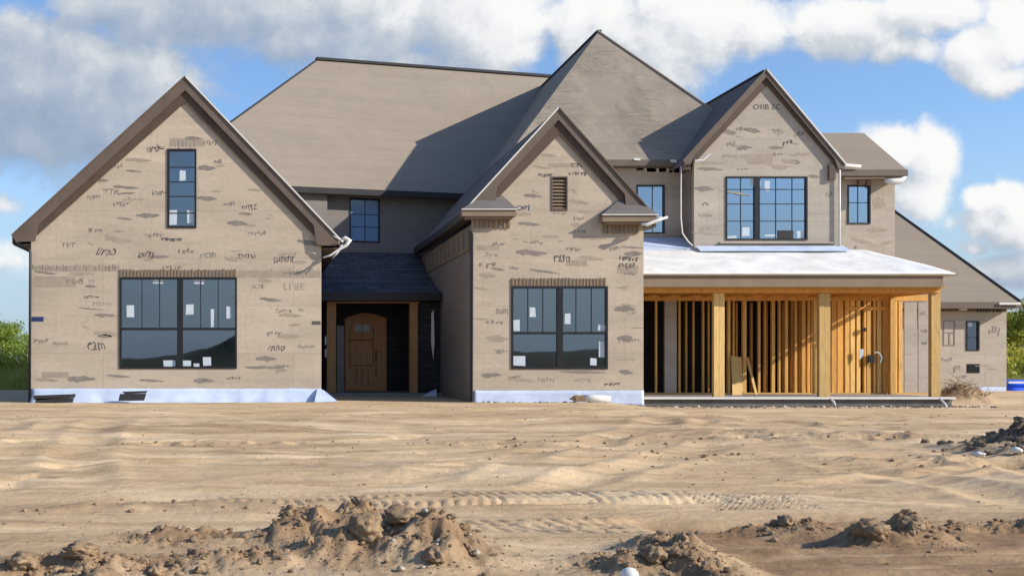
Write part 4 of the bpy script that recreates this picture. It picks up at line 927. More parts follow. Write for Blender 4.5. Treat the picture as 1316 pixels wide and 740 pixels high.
def terrain():
    ys = [2.0]
    while ys[-1] < 34: ys.append(ys[-1]*1.0036)
    while ys[-1] < 3500: ys.append(ys[-1]*1.06)
    us = list(np.arange(-.36, .80, .0024)); u = us[0]
    left = []; 
    while u > -4: u -= .012+abs(u+.36)*.15; left.append(u)
    right = []; u = us[-1]
    while u < 4.4: u += .012+(u-.8)*.15 if u > .8 else .012; right.append(u)
    us = np.array(left[::-1]+us+right); ys = np.array(ys)
    U, Y = np.meshgrid(us, ys); X = U*Y; Z = height(X, Y)
    nr, nc = X.shape
    co = np.stack([X, Y, Z], -1).reshape(-1, 3)
    i = np.arange(nr-1)[:, None]*nc+np.arange(nc-1)[None, :]
    q = np.stack([i, i+1, i+nc+1, i+nc], -1).reshape(-1, 4)
    # outer apron: behind and beside the fan, a little lower
    ax = [-3500,-400,-60,-15,0,15,60,400,3500]; ay = [-3500,-400,-60,-15,-4,2.4]
    extra = []; ef = []
    for yy in ay:
        for xx in ax: extra.append((xx, yy, GRADE-.03))
    n0 = len(co)
    for r in range(len(ay)-1):
        for c in range(len(ax)-1): k = n0+r*len(ax)+c; ef.append((k, k+1, k+1+len(ax), k+len(ax)))
    k = n0+len(extra); extra += [(-3500,2.41,-.6),(3500,2.41,-.6),(3500,3500,-.6),(-3500,3500,-.6)]; ef.append((k,k+1,k+2,k+3))
    co = np.vstack([co, np.array(extra)]); q = np.vstack([q, np.array(ef)])
    me = bpy.data.meshes.new('ground'); me.vertices.add(len(co)); me.vertices.foreach_set('co', co.ravel())
    me.loops.add(len(q)*4); me.loops.foreach_set('vertex_index', q.ravel().astype(np.int32))
    me.polygons.add(len(q)); me.polygons.foreach_set('loop_start', np.arange(len(q), dtype=np.int32)*4); me.polygons.foreach_set('use_smooth', np.ones(len(q), bool))
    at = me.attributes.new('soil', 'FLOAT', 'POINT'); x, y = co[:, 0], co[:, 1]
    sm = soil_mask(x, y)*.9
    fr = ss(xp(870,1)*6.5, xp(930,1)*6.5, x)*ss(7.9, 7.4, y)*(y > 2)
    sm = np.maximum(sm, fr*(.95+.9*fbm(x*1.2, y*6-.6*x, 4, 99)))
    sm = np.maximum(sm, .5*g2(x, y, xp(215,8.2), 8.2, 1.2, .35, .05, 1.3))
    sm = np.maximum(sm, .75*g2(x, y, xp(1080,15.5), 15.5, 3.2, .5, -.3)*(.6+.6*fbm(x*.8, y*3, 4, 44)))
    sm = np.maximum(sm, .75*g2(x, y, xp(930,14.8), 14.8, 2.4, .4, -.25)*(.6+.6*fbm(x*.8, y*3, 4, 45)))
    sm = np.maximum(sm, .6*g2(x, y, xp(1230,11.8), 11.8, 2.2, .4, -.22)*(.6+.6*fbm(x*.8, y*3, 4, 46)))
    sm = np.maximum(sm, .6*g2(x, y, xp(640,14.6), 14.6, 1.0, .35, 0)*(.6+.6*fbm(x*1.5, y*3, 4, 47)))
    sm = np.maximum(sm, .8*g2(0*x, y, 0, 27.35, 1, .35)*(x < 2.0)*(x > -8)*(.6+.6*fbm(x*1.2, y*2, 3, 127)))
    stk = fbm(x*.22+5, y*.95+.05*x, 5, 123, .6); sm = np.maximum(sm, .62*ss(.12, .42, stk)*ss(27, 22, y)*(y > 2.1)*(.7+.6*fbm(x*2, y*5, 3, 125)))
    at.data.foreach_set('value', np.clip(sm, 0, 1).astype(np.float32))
    me.update(calc_edges=True)
    t = NT('dry_sandy_soil')
    a = t.add('ShaderNodeAttribute', attribute_name='soil')
    vs = t.coord((.30,1.5,1)); v = t.coord((1,1,1))
    n1 = t.noise(vs, .9, 6, .6, .4); n2 = t.noise(v, 3.5, 7, .65); n3 = t.noise(t.coord((.6,4,1)), 1.3, 6, .65, .5)
    c = t.ramp(n1, [(.30, (.46,.325,.19)), (.50, (.60,.438,.262)), (.70, (.72,.57,.375))])
    c = t.mix(c, t.ramp(n3, [(.36, (.72,.69,.66)), (.50, (1,1,1)), (.75, (1.05,1.05,1.05))]), .75, 'MULTIPLY')
    c = t.mix(c, t.ramp(n2, [(.3, .86), (.7, 1.07)]), .8, 'MULTIPLY')
    clay = t.ramp(t.noise(v, 2.2, 6, .65), [(.32, (.16,.098,.055)), (.62, (.345,.225,.128))])  # brown soil colour; on the piles it also paints in their shaded fronts
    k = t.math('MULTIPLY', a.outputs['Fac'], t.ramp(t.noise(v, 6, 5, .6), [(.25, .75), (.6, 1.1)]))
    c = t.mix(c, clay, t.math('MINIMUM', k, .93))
    speck = t.ramp(t.noise(v, 40, 4, .7), [(.62, (1,1,1)), (.72, (.6,.55,.5))]); c = t.mix(c, speck, .4, 'MULTIPLY')
    nb = t.bump(t.noise(t.coord((.5,2.2,1)), 3.2, 8, .68, .3), .55, .05); nb = t.bump(t.noise(v, 16, 8, .75), .75, .03, nb); nb = t.bump(t.noise(v, 120, 3, .6), .35, .003, nb)
    mt = t.out(c, .95, nb, spec=.12)
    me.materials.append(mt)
    o = bpy.data.objects.new('ground', me); COL.objects.link(o); o['kind'] = 'structure'
    return o
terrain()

# soil clod material and clods
def soilmat(name, lo, hi, sc=6):
    t = NT(name); v = t.coord((1,1,1)); n = t.noise(v, sc, 7, .65)
    c = t.ramp(n, [(.3, lo), (.68, hi)]); nb = t.bump(t.noise(v, 30, 7, .7), .8, .02)
    return t.out(c, .95, nb, spec=.1)
M['clod'] = soilmat('clod_soil', (.17,.115,.07), (.38,.275,.172)); M['claydark'] = soilmat('dark_clay', (.11,.082,.06), (.25,.19,.14)); M['stone'] = soilmat('pale_stone', (.30,.25,.19), (.52,.46,.38), 18)
def clod_data(r, sub=3, seed=0, flat=.7, rough=.45):
    bm = bmesh.new(); bmesh.ops.create_icosphere(bm, subdivisions=sub, radius=1)
    rs = random.Random(seed); o = Vector((rs.uniform(-50,50), rs.uniform(-50,50), rs.uniform(-50,50)))
    sx, sy, sz = rs.uniform(.8,1.25), rs.uniform(.8,1.2), flat*rs.uniform(.8,1.15)
    vs = []
    for v in bm.verts:
        p = v.co; vd = mnoise.voronoi(p*1.5+o)[0]; k = 1+rough*.9*(vd[1]-vd[0])-.22+rough*.8*mnoise.noise(p*1.3+o)+rough*.45*mnoise.noise(p*3.1+o)+(rough*.3*mnoise.noise(p*7+o) if sub > 2 else 0)
        vs.append((p.x*k*r*sx, p.y*k*r*sy, p.z*k*r*sz))
    fs = [tuple(v.index for v in f.verts) for f in bm.faces]; bm.free(); return vs, fs
def add_clod(mb, x, y, r, seed, sub=2, sink=.3, m=0, flat=.7):
    QUEUE.append((x, y, r, seed, sub, sink, m, flat))
QUEUE = []; SHAPES = {}
def flush(mb):
    if not QUEUE: return
    hs = height(np.array([q[0] for q in QUEUE]), np.array([q[1] for q in QUEUE]))
    for (x, y, r, seed, sub, sink, m, flat), h0 in zip(QUEUE, hs):
        k = (sub, seed % 40)
        if k not in SHAPES: SHAPES[k] = clod_data(1, sub, 3000+k[1], .75)
        vs, fs = SHAPES[k]; a = seed*2.399; ca, sa = math.cos(a)*r, math.sin(a)*r; z = float(h0)+r*(.7-sink)*.6
        mb.mesh([(p[0]*ca-p[1]*sa+x, p[0]*sa+p[1]*ca+y, p[2]*r+z) for p in vs], fs, m)
    QUEUE.clear()
# individually visible big clods
big = [(375,668,6.6,.07,'rounded dirt clod at the left foot of the centre spoil pile'),(418,658,6.9,.06,'crumbly clod on the left crest of the centre spoil pile'),(462,640,6.95,.055,'brown clod at the very top of the centre spoil pile'),
 (520,690,6.1,.11,'lumpy clod on the right shoulder of the centre spoil pile'),(470,700,5.9,.12,'broad grey clod low in the middle of the centre spoil pile'),(258,698,5.9,.07,'reddish brown clod alone between the left rubble and centre pile'),
 (105,712,5.55,.075,'large split clod in the left corner rubble'),(125,735,5.3,.10,'pale wedge shaped clod at the bottom of the left rubble'),(30,722,5.5,.09,'clod at the extreme left bottom edge'),
 (875,684,5.8,.05,'clod on the crest of the small spoil pile right of centre'),(842,716,5.5,.08,'clod low on the left flank of the small spoil pile right of centre'),(1172,672,6.9,.09,'tall rounded clod topping the low ridge at lower right'),
 (1118,684,6.7,.10,'wide smooth clod left of the tall one on the lower right ridge'),(200,722,5.5,.07,'small dark clod right of the left corner rubble'),(560,722,5.6,.08,'clod at the right foot of the centre spoil pile'),(1010,664,7.3,.07,'flat crusted clod at the left start of the rutted soil')]
for i, (px, py, Y, r, lb) in enumerate(big):
    x = xp(px, Y); vs, fs = clod_data(r, 4, 100+i, .72, .42); z = hgt(x, Y)+r*.18; mb = MB(); mb.mesh([(a+x, b+Y, c+z) for a, b, c in vs], fs)
    o = mb.build('dirt_clod', M['clod'], None, True, origin=(x, Y, z)); tag(o, lb, 'dirt clod', 'big dirt clods in the foreground')
# loose crumbs
rs = random.Random(5); mb = MB(); n = 0
for cx, cy, rx, ry, h, r in PILES[:17]:
    for k in range(46):
        x = cx+rs.gauss(0, rx*.8); y = cy+rs.gauss(0, ry*.8)
        if y < 4.6: continue
        add_clod(mb, x, y, rs.choice([.006,.008,.010,.013,.016,.022,.032])*rs.uniform(.7,1.2), n, 2 if rs.random() < .5 else 1, .3); n += 1
for cx, cy, rx, ry, h, r in PILES[:17]:
    for k in range(190):
        x = cx+rs.gauss(0, rx*.95); y = cy+rs.gauss(0, ry*.95)
        if y > 4.6: add_clod(mb, x, y, rs.uniform(.0025, .010), n, 1, .2); n += 1
for (px, yy, sx, sy) in ((930,14.9,1.5,.28),(1070,15.3,1.7,.3),(1230,11.9,1.6,.25),(640,14.4,.8,.25),(215,8.2,.9,.22),(300,14.5,1.6,.2),(860,12.5,1.4,.2)):
    for k in range(55):
        add_clod(mb, xp(px, yy)+rs.gauss(0, sx), yy-.15*rs.gauss(0, sx)+rs.gauss(0, sy), rs.choice((.008,.012,.018,.03))*rs.uniform(.6,1.3), n, 1, .3); n += 1
for k in range(420):
    y = rs.uniform(5, 26); x = xp(rs.uniform(-20, 1340), y)
    add_clod(mb, x, y, rs.uniform(.004, .011)*(1+y*.06), n, 1, .3); n += 1
flush(mb); o = mb.build('loose_soil_crumbs', M['clod'], None, False, origin=(0,6,0)); o['kind'] = 'stuff'; o['label'] = 'loose crumbs of soil over the piles and graded ground'; o['category'] = 'soil'
mb = MB()
for cx, cy, rx, ry, h, r in PILES[17:19]:
    for k in range(160):
        add_clod(mb, cx+rs.gauss(0, rx*.75), cy+rs.gauss(0, ry*.7), rs.uniform(.015, .065), n, 2, .3); n += 1
flush(mb); o = mb.build('dark_clay_lumps', M['claydark'], None, False, origin=(xp(1300,13.2),13.2,0)); o['kind'] = 'stuff'; o['label'] = 'dark clay lumps heaped at the right edge'; o['category'] = 'soil'
mb = MB()
for k in range(420):
    x = rs.uniform(5.4, 19); y = 28.3-abs(rs.gauss(0, .35)); add_clod(mb, x, y, rs.uniform(.012, .05), n, 1, .3, 0 if rs.random() < .8 else 1); n += 1
flush(mb); o = mb.build('foundation_rubble', [M['foot'], M['white']], None, False, origin=(12,28,0)); o['kind'] = 'stuff'; o['label'] = 'grey rubble and scraps along the foot of the slab'; o['category'] = 'rubble'
# pale stones in the centre pile
for k in range(24):
    x = xp(rs.gauss(505, 40), 6.0); y = rs.gauss(5.9, .25); r = rs.uniform(.009, .026); vs, fs = clod_data(r, 3, 900+k, .85, .3); z = hgt(x, y)+r*.4
    mb = MB(); mb.mesh([(a+x, b+y, c+z) for a, b, c in vs], fs); o = mb.build('pale_stone', M['stone'], None, True, origin=(x, y, z)); tag(o, 'small pale stone lying in the centre spoil pile', 'stone', 'pale stones in the centre spoil pile')
for i, (px, Y, r, lb) in enumerate([(1258,12.3,.07,'whitish stone at the left foot of the dark clay heap'),(1306,12.2,.06,'whitish stone at the right edge before the dark clay heap')]):
    x = xp(px, Y); vs, fs = clod_data(r, 3, 70+i, .6, .3); z = hgt(x, Y)+.05; mb = MB(); mb.mesh([(a+x, b+Y, c+z) for a, b, c in vs], fs); tag(mb.build('pale_stone', M['white'], None, True, origin=(x, Y, z)), lb, 'stone')
# white ball at the bottom
x, Y = xp(809, 5.12), 5.12; bm = bmesh.new(); bmesh.ops.create_uvsphere(bm, u_segments=32, v_segments=20, radius=.042); z = PZ(739, Y)
mb = MB(); mb.mesh([(v.co.x+x, v.co.y+Y, v.co.z*.92+z) for v in bm.verts], [tuple(v.index for v in f.verts) for f in bm.faces]); bm.free()
tag(mb.build('white_ball', M['white'], None, True, origin=(x, Y, z)), 'small white ball half in the soil at the bottom edge', 'ball')
# white roll by the wall
RL = empty('wrap_roll', (xp(757,27.2), 27.2, hgt(xp(757,27.2), 27.2)), 'white plastic wrap roll with torn brown end lying before the middle gable wall', 'roll')
z = hgt(xp(757,27.2), 27.2)+.10
mb = MB(); mb.tube([(xp(748,27.2), 27.2, z), (xp(760,27.2), 27.15, z+.005), (xp(783,27.2), 27.1, z-.01)], [.085,.095,.075], 14); mb.build('roll_body', M['white'], RL, True)
mb = MB(); mb.mesh([(xp(731,27.2), 27.2, z-.02),(xp(738,27.2), 27.12, z+.09),(xp(749,27.2), 27.1, z+.07),(xp(751,27.2), 27.08, z-.06),(xp(740,27.2), 27.1, z-.09),(xp(742,27.2), 27.3, z)], [(0,1,4),(1,2,4),(2,3,4),(0,5,1),(1,5,2),(2,5,3),(3,5,4),(4,5,0)]); mb.build('torn_end', M['clod'], RL)
# dry brush heap at the porch corner
cx, cy = xp(1236,29.6), 29.6; mb = MB(); r2 = random.Random(3)
for k in range(70):
    a = r2.uniform(0, 6.28); rr = r2.uniform(0, .75); p = Vector((cx+math.cos(a)*rr, cy+math.sin(a)*rr*.6, 0)); p.z = hgt(p.x, p.y)+r2.uniform(-.02, .10)
    d = Vector((r2.uniform(-1,1), r2.uniform(-.6,.6), r2.uniform(-.1,.7))).normalized()*r2.uniform(.15,.5); mid = p+d*.5+Vector((r2.uniform(-.05,.05), 0, r2.uniform(0,.06)))
    mb.tube([p, mid, p+d], [.010,.007,.003], 4)
tag(mb.build('brush_heap', M['clod'], None, origin=(cx, cy, 0)), 'heap of dry twigs and brush beside the porch corner', 'brush')
# white trim scraps at the slab foot
for px0, py0, px1, py1, lb in ((1067,512,1074,521,'bent white strip hanging at the slab below the middle post'),(1207,511,1219,526,'thin pale strip lying off the right end of the slab')):
    mb = MB(); mb.tube([P(px0,py0,28.3), P((px0+px1)/2+1,(py0+py1)/2,28.2), P(px1,py1,28.1)], [.02,.03,.015], 6); tag(mb.build('trim_scrap', M['white'], None, True, origin=P(px0,py0,28.3)), lb, 'scrap')
# blue tarp stack at far right
TP = empty('tarp_stack', (27.2, 39.0, -.1), 'bright blue tarp covered low stack at the right edge behind the house', 'tarp')
mb = MB(); nu, nv = 26, 10; vs = []; fs = []
bx0, bx1, by0, by1 = PX(1296,38.6), 30.5, 38.6, 41.0
for i in range(nu+1):
    for j in range(nv+1):
        u = i/nu; v = j/nv; ed = min(u, 1-u, v, 1-v); zt = PZ(489,38.6)*ss(0, .06, np.array(ed)).item()-.08*(1-ss(0,.06,np.array(ed)).item())+.03*mnoise.noise(Vector((u*9, v*4, 0)))
        vs.append((bx0+(bx1-bx0)*u, by0+(by1-by0)*v, zt))
for i in range(nu):
    for j in range(nv): fs.append((i*(nv+1)+j, (i+1)*(nv+1)+j, (i+1)*(nv+1)+j+1, i*(nv+1)+j+1))
mb.mesh(vs, fs); mb.build('tarp_sheet', M['blue'], TP, True)
mb = MB(); mb.box((bx0, by0-.02, .22), (bx1, by0+.05, .29)); mb.build('tarp_edge', M['white'], TP)

# ================================================================ VEGETATION
def leafmat(name, a, b, sc=.8):
    t = NT(name); v = t.coord((1,1,1)); n = t.noise(v, sc, 5, .6)
    c = t.ramp(n, [(.3, a), (.7, b)]); m = t.out(c, .6, spec=.2)
    tr = t.add('ShaderNodeBsdfTranslucent'); t.l.new(c, tr.inputs[0]); mx = t.add('ShaderNodeMixShader'); mx.inputs[0].default_value = .35
    t.l.new(t.bsdf.outputs[0], mx.inputs[1]); t.l.new(tr.outputs[0], mx.inputs[2]); t.l.new(mx.outputs[0], t.n['Material Output'].inputs[0]); return m
M['leaf'] = leafmat('leaf_green', (.10,.17,.03), (.32,.42,.08)); M['leafy'] = leafmat('leaf_yellow_green', (.19,.23,.03), (.58,.54,.09)); M['leafdark'] = leafmat('leaf_dark', (.13,.16,.10), (.22,.25,.14), .1)
M['grass'] = leafmat('dry_green_grass', (.17,.20,.035), (.46,.40,.10), .6); M['bark'] = simple('bark', (.12,.09,.065), .9, .3, 6, .6)
def leaves(cl, n, size, seed):
    r = np.random.default_rng(seed); vol = np.array([c[3]*c[4]*c[5] for c in cl]); pr = vol**.8/np.sum(vol**.8)
    idx = r.choice(len(cl), n, p=pr); d = r.normal(size=(n, 3)); d /= np.linalg.norm(d, axis=1)[:, None]; rad = r.uniform(0, 1, n)**.45*(1+.25*r.normal(size=n)*.5)
    C = np.array(cl)[idx]; c = C[:, :3]+d*rad[:, None]*C[:, 3:6]
    a = r.normal(size=(n, 3)); a /= np.linalg.norm(a, axis=1)[:, None]; b = np.cross(a, r.normal(size=(n, 3))); b /= np.linalg.norm(b, axis=1)[:, None]
    s = size*r.uniform(.6, 1.4, n)[:, None]; v = np.stack([c-a*s, c+b*s*.45, c+a*s, c-b*s*.45], 1).reshape(-1, 3); return v
def leafobj(name, v, mat, parent, origin=None):
    me = bpy.data.meshes.new(name); o = bpy.data.objects.new(name, me); COL.objects.link(o); org = ORG[parent.name] if parent else Vector(origin or (0,0,0))
    if parent: o.parent = parent
    else: o.location = org
    ORG[o.name] = org; n = len(v)//4; v = v-np.array(org)
    me.vertices.add(len(v)); me.vertices.foreach_set('co', v.ravel()); me.loops.add(n*4); me.loops.foreach_set('vertex_index', np.arange(n*4, dtype=np.int32))
    me.polygons.add(n); me.polygons.foreach_set('loop_start', np.arange(n, dtype=np.int32)*4); me.update(calc_edges=True); me.materials.append(mat); return o
def tree(x, y, h, w, label, mat, seed, group, nl=5200):
    r = random.Random(seed); z0 = hgt(x, y); T = empty('broadleaf_tree', (x, y, z0), label, 'tree', group)
    mb = MB(); top = Vector((x+r.uniform(-.2,.2), y, z0+h*.62)); mb.tube([(x,y,z0-.1),(x+.05,y,z0+h*.3),top], [h*.035,h*.026,h*.012], 8); cl = []
    for k in range(9):
        t = r.uniform(.22, .6); b = Vector((x, y, z0+h*t)); a = r.uniform(0, 6.28); L = w*r.uniform(.5, .95); e = b+Vector((math.cos(a)*L, math.sin(a)*L, h*r.uniform(.12, .38)))
        mb.tube([b, (b+e)/2+Vector((0,0,-.05*h*.2)), e], [h*.014,h*.009,h*.003], 6); cl.append((e.x, e.y, e.z, w*r.uniform(.28,.5), w*r.uniform(.28,.5), h*r.uniform(.09,.16)))
        m_ = (b+e)/2; cl.append((m_.x, m_.y, m_.z+h*.1, w*.3, w*.3, h*.1))
    for k in range(4): cl.append((top.x+r.uniform(-.3,.3)*w, y+r.uniform(-.3,.3)*w, z0+h*r.uniform(.66,.9), w*.35, w*.35, h*.11))
    mb.build('trunk', M['bark'], T, True); leafobj('crown', leaves(cl, nl, h*.022, seed), mat, T)
tree(xp(10,62), 62, 3.5, 1.6, 'small leafy tree above the scrub left of the house', M['leaf'], 1, None)
tree(xp(-45,66), 66, 4.2, 2.0, 'larger leafy tree just outside the left edge', M['leaf'], 2, None)
tree(xp(36,75), 75, 3.0, 1.4, 'low tree touching the left corner of the house', M['leaf'], 5, None, 3000)
tree(xp(1322,56), 56, 4.4, 2.3, 'yellow green bushy tree at the right edge beyond the far wing', M['leafy'], 3, None, 9000)
tree(xp(1300,64), 64, 4.2, 2.2, 'second yellow green tree partly hidden by the far wing', M['leafy'], 4, None, 7000)
tree(xp(1390,60), 60, 5.4, 2.6, 'tall yellow green tree outside the right edge', M['leafy'], 6, None, 6000)
def scrub(name, pts, n, size, mat, seed, label, cat='scrub'):
    o = leafobj(name, leaves(pts, n, size, seed), mat, None, (pts[0][0], pts[0][1], 0)); o['kind'] = 'stuff'; o['label'] = label; o['category'] = cat
r3 = random.Random(11)
scrub('scrub', [(xp(px,Y), Y, hgt(xp(px,Y),Y)+.55*k, 1.6, 1.2, .85*k) for px, Y, k in [(r3.uniform(-160,60), r3.uniform(47,60), r3.uniform(.7,1.15)) for _ in range(34)]], 34000, .10, M['leafy'], 5, 'yellow green scrub bank left of the house')
scrub('scrub', [(xp(px,Y), Y, hgt(xp(px,Y),Y)+.6*k, 1.6, 1.2, 1.0*k) for px, Y, k in [(r3.uniform(1255,1440), r3.uniform(45,56), r3.uniform(.7,1.3)) for _ in range(30)]], 34000, .10, M['leafy'], 6, 'yellow green scrub right of the house')
# tall grass blades
rg = np.random.default_rng(4); V = []
for (pa, pb, ya, yb, n) in ((-170, 70, 39.5, 52, 16000), (1270, 1450, 42, 52, 10000)):
    Y = rg.uniform(ya, yb, n); X = (rg.uniform(pa, pb, n)-CX)*Y/F; Zg = height(X, Y); hh = rg.uniform(.12, .62, n)*(.5+.9*np.clip((Y-ya)/5, 0, 1)); w = rg.uniform(.012, .03, n); lean = rg.normal(0, .12, n); ly = rg.normal(0, .1, n)
    V.append(np.stack([np.stack([X-w, Y, Zg-.02], 1), np.stack([X+w, Y, Zg-.02], 1), np.stack([X+lean+.003, Y+ly, Zg+hh], 1), np.stack([X+lean-.003, Y+ly, Zg+hh], 1)], 1).reshape(-1, 3))
o = leafobj('tall_grass', np.vstack(V), M['grass'], None, (-12, 44, 0)); o['kind'] = 'stuff'; o['label'] = 'tall yellow green grass beyond the bare soil'; o['category'] = 'grass'
# far woods on the horizon, and the woods opposite the house that its windows mirror
pts = [(X, 170+r3.uniform(-12,12), r3.uniform(.5,3.2), 5, 4, r3.uniform(1.6,3.2)) for X in np.arange(-170, 210, 4)]
scrub('distant_woods', pts, 26000, .55, M['leafdark'], 8, 'low dark wooded line on the far horizon', 'woods')
pts = [(X, -52+r3.uniform(-5,5), r3.uniform(.5,2.0)+max(0, (X+22))*.02, 4.2, 3, 2.1+max(0, 1.4*math.sin(X*.14))+r3.uniform(0,.8)) for X in np.arange(-62, 95, 2.6)]
if 0: scrub('facing_woods', pts, 40000, .5, M['leafdark'], 9, 'dark trees opposite the house mirrored in its windows', 'woods')

# grassy rise opposite the house, mirrored in its lower panes
xs_ = np.arange(-160, 200, 2.0); yr_ = np.arange(-48, -112, -4.0); vs = []; fs = []
for yy in yr_:
    for xx in xs_:
        t_ = min(1, (-48-yy)/20); hh = 1.6+4.2*math.exp(-((xx-1)/7.5)**2)+1.6*math.exp(-((xx-24)/6)**2)+1.2*mnoise.noise(Vector((xx*.06, yy*.03, 2)))+1.8*math.exp(-((xx-60)/20)**2)
        vs.append((xx, yy, -.4+(hh+.25*mnoise.noise(Vector((xx*.5, yy*.4, 5))))*t_*t_*(3-2*t_)))
nx_ = len(xs_)
for j in range(len(yr_)-1):
    for i in range(nx_-1): fs.append((j*nx_+i, j*nx_+i+1, (j+1)*nx_+i+1, (j+1)*nx_+i))
mb = MB(); mb.mesh(vs, fs); o = mb.build('hills', simple('hill_grass', (.055,.065,.035), .95, .35, .5, .5), None, True); o['kind'] = 'structure'
# ================================================================ SKY
w = bpy.data.worlds.new('World'); SC.world = w; w.use_nodes = True; nt = w.node_tree; N_ = nt.nodes; Lk = nt.links
SUN = Vector((1.77, -.775, 1.0)).normalized(); el = math.asin(SUN.z); az = math.atan2(SUN.x, SUN.y)
sky = N_.new('ShaderNodeTexSky'); sky.sky_type = 'NISHITA'; sky.sun_disc = False; sky.sun_elevation = el; sky.sun_rotation = az; sky.air_density = 1.1; sky.dust_density = .6; sky.ozone_density = 2.0
def wm(op, a, b=0.0, c=None, clamp=False):
    n = N_.new('ShaderNodeMath'); n.operation = op; n.use_clamp = clamp
    for i, v in enumerate([a, b] if c is None else [a, b, c]):
        if isinstance(v, bpy.types.NodeSocket): Lk.new(v, n.inputs[i])
        else: n.inputs[i].default_value = v
    return n.outputs[0]
tc = N_.new('ShaderNodeTexCoord'); sp = N_.new('ShaderNodeSeparateXYZ'); Lk.new(tc.outputs['Generated'], sp.inputs[0])
ay = wm('MAXIMUM', wm('ABSOLUTE', sp.outputs[1]), .22)
U0 = wm('DIVIDE', sp.outputs[0], ay); V0 = wm('DIVIDE', sp.outputs[2], ay)
def cvec(a, b, c=0.0):
    n = N_.new('ShaderNodeCombineXYZ')
    for i, v in enumerate((a, b, c)):
        if isinstance(v, bpy.types.NodeSocket): Lk.new(v, n.inputs[i])
        else: n.inputs[i].default_value = v
    return n.outputs[0]
def wnoise(vec, s, d=6, r=.55, dist=0.0):
    n = N_.new('ShaderNodeTexNoise'); Lk.new(vec, n.inputs['Vector']); n.inputs['Scale'].default_value = s; n.inputs['Detail'].default_value = d; n.inputs['Roughness'].default_value = r; n.inputs['Distortion'].default_value = dist; return n
side = wm('MULTIPLY', sp.outputs[1], .8)
def wrange(v, a, b):
    n = N_.new('ShaderNodeMapRange'); n.interpolation_type = 'SMOOTHSTEP'; Lk.new(v, n.inputs[0]); n.inputs[1].default_value = a; n.inputs[2].default_value = b; return n.outputs[0]
# cloud bodies: centre px, radius px, weight, brightness
B = [(55,120,185,92,1.1,.48),(185,85,70,48,.95,.72),(120,160,90,46,.95,.58),(20,190,80,30,.8,.54),(150,60,60,30,.7,.66),
     (290,12,180,44,1.05,.56),(460,25,160,62,1.05,.66),(610,25,95,70,1.05,1.02),(540,80,110,24,.8,.76),(170,-10,100,30,.9,.45),(400,55,90,26,.8,.70),(665,10,40,45,.9,1.04),
     (775,30,60,60,.95,.84),(880,40,100,62,1.05,1.04),(860,105,60,38,.75,.80),(960,50,60,40,.8,.86),(800,95,45,30,.6,.78),
     (1100,40,75,46,1,.95),(1185,18,75,36,1,1.02),(1060,62,45,24,.7,.74),(1150,70,60,22,.8,.80),
     (1258,72,46,40,1,1.03),(1300,40,36,42,1,1.04),(1290,98,50,20,.8,.84),
     (1150,196,28,24,1.1,1.04),(1190,208,34,34,1.1,1.03),(1178,245,38,34,1,.96),(1140,185,20,18,.8,1.04),
     (1262,258,30,18,1,1.05),(1300,252,32,18,1,1.05),(1290,285,60,26,1,.88),(1236,306,28,12,.8,.9),(1300,335,70,24,.85,.62),
     (10,340,50,30,.7,.98),(5,270,40,16,.6,.9)]
def density(U, V, zz, fine=True):
    base = cvec(U, V, zz)
    n = wnoise(base, 8.5, 5, .5); s = N_.new('ShaderNodeSeparateColor'); Lk.new(n.outputs['Color'], s.inputs[0])
    Uw = wm('ADD', U, wm('MULTIPLY', wm('SUBTRACT', s.outputs[0], .5), .075)); Vw = wm('ADD', V, wm('MULTIPLY', wm('SUBTRACT', s.outputs[1], .5), .06))
    dens = None; num = None; den = None
    for (cx, cy, rx, ry, wt, br) in B:
        u = (cx-CX)/F; v = (HY-cy)/F
        rx *= 1.08; ry *= 1.10; a = wm('MULTIPLY', wm('SUBTRACT', Uw, u), F/rx); b = wm('MULTIPLY', wm('SUBTRACT', Vw, v), F/ry)
        d2 = wm('ADD', wm('MULTIPLY', a, a), wm('MULTIPLY', b, b)); g = wm('MULTIPLY', wm('EXPONENT', wm('MULTIPLY', d2, -.75)), wt)
        dens = g if dens is None else wm('SMOOTH_MAX', dens, g, .10); brv = wm('MULTIPLY_ADD', b, .13, br); den = g if den is None else wm('ADD', den, g)
        num = wm('MULTIPLY', g, brv) if num is None else wm('MULTIPLY_ADD', g, brv, num)
    n2 = wnoise(base, 17, 9, .58, .15)
    d = wm('ADD', dens, wm('MULTIPLY', wm('SUBTRACT', n2.outputs['Fac'], .5), 1.1))
    # lesser scattered cloud elsewhere in the sky dome
    return d, wm('DIVIDE', num, wm('ADD', den, .001)), n2.outputs['Fac']
d0, br, nf = density(U0, V0, side)
d1, _, _ = density(wm('ADD', U0, .014), wm('ADD', V0, .016), side)
back = wnoise(cvec(U0, wm('MULTIPLY', V0, 1.8), wm('ADD', side, 9.0)), 2.2, 7, .55, .2)
out_ = wm('MULTIPLY', wrange(back.outputs['Fac'], .50, .62), wrange(wm('ADD', wm('ABSOLUTE', wm('SUBTRACT', U0, .22)), wm('MULTIPLY', wm('LESS_THAN', sp.outputs[1], 0.0), 1.0)), .62, .9))
mask = wm('MAXIMUM', wrange(d0, .27, .66), wm('MULTIPLY', out_, .4))
lit = wm('MINIMUM', wm('MAXIMUM', wm('MULTIPLY', wm('SUBTRACT', d0, d1), .50), -.20), .14)
tex = wm('MULTIPLY', wm('SUBTRACT', nf, .5), .62)
thick = wm('MULTIPLY', wrange(d0, .7, 1.2), -.06)
val = wm('SUBTRACT', wm('ADD', wm('ADD', wm('ADD', br, lit), tex), thick), .075)
rmp = N_.new('ShaderNodeValToRGB'); Lk.new(val, rmp.inputs[0]); cr = rmp.color_ramp
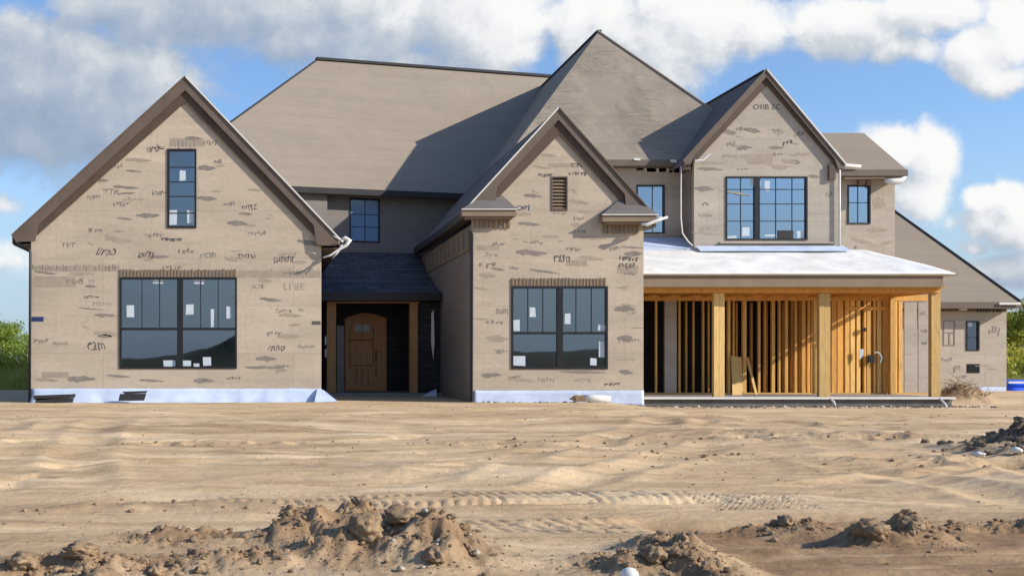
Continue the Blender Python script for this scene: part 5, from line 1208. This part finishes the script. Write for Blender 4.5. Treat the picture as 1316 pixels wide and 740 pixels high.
CS = [(.15, (.30,.39,.54)), (.45, (.42,.50,.62)), (.66, (.60,.65,.71)), (.84, (.86,.875,.90)), (1.0, (.97,.97,.96))]
while len(cr.elements) < len(CS): cr.elements.new(.5)
for e, (p, c) in zip(cr.elements, CS): e.position = p; e.color = (*c, 1)
SKYK, CLK = .115, 5.7
def wscale(sock, k):
    n = N_.new('ShaderNodeVectorMath'); n.operation = 'SCALE'; Lk.new(sock, n.inputs[0]); n.inputs['Scale'].default_value = k; return n.outputs[0]
ti = N_.new('ShaderNodeMix'); ti.data_type = 'RGBA'; ti.blend_type = 'MULTIPLY'; ti.inputs[0].default_value = 1; Lk.new(sky.outputs[0], ti.inputs[6]); ti.inputs[7].default_value = (.72,.86,1.08,1)
hz = N_.new('ShaderNodeMix'); hz.data_type = 'RGBA'; Lk.new(wrange(V0, .24, -.02), hz.inputs[0]); Lk.new(ti.outputs[2], hz.inputs[6]); hz.inputs[7].default_value = (2.7,3.5,4.3,1); skyc = hz.outputs[2]
mx = N_.new('ShaderNodeMix'); mx.data_type = 'RGBA'; Lk.new(mask, mx.inputs[0]); Lk.new(skyc, mx.inputs[6]); Lk.new(wscale(rmp.outputs[0], CLK), mx.inputs[7])
bg = N_['Background']; Lk.new(mx.outputs[2], bg.inputs[0]); bg.inputs[1].default_value = SKYK
w.cycles.sampling_method = 'MANUAL'; w.cycles.sample_map_resolution = 512

sl = bpy.data.lights.new('sun', 'SUN'); sl.energy = 4.0; sl.angle = math.radians(.5); sl.color = (1, .90, .77)
so = bpy.data.objects.new('sun', sl); COL.objects.link(so); so.rotation_euler = SUN.to_track_quat('Z', 'Y').to_euler(); so.location = SUN*50

cam = bpy.data.cameras.new('camera'); co = bpy.data.objects.new('camera', cam); COL.objects.link(co)
co.location = (0, 0, H); co.rotation_euler = (math.radians(90), 0, 0); cam.sensor_width = 36; cam.lens = 36*F/1316
cam.shift_x = (658-CX)/1316; cam.shift_y = (HY-370)/1316; cam.clip_start = .1; cam.clip_end = 6000
SC.camera = co
vs_ = SC.view_settings; vs_.view_transform = 'Standard'; vs_.look = 'None'; vs_.gamma = 1; vs_.use_curve_mapping = False; vs_.exposure = 0.6
SC.cycles.use_denoising = True
SC.cycles.max_bounces = 8; SC.cycles.transparent_max_bounces = 8
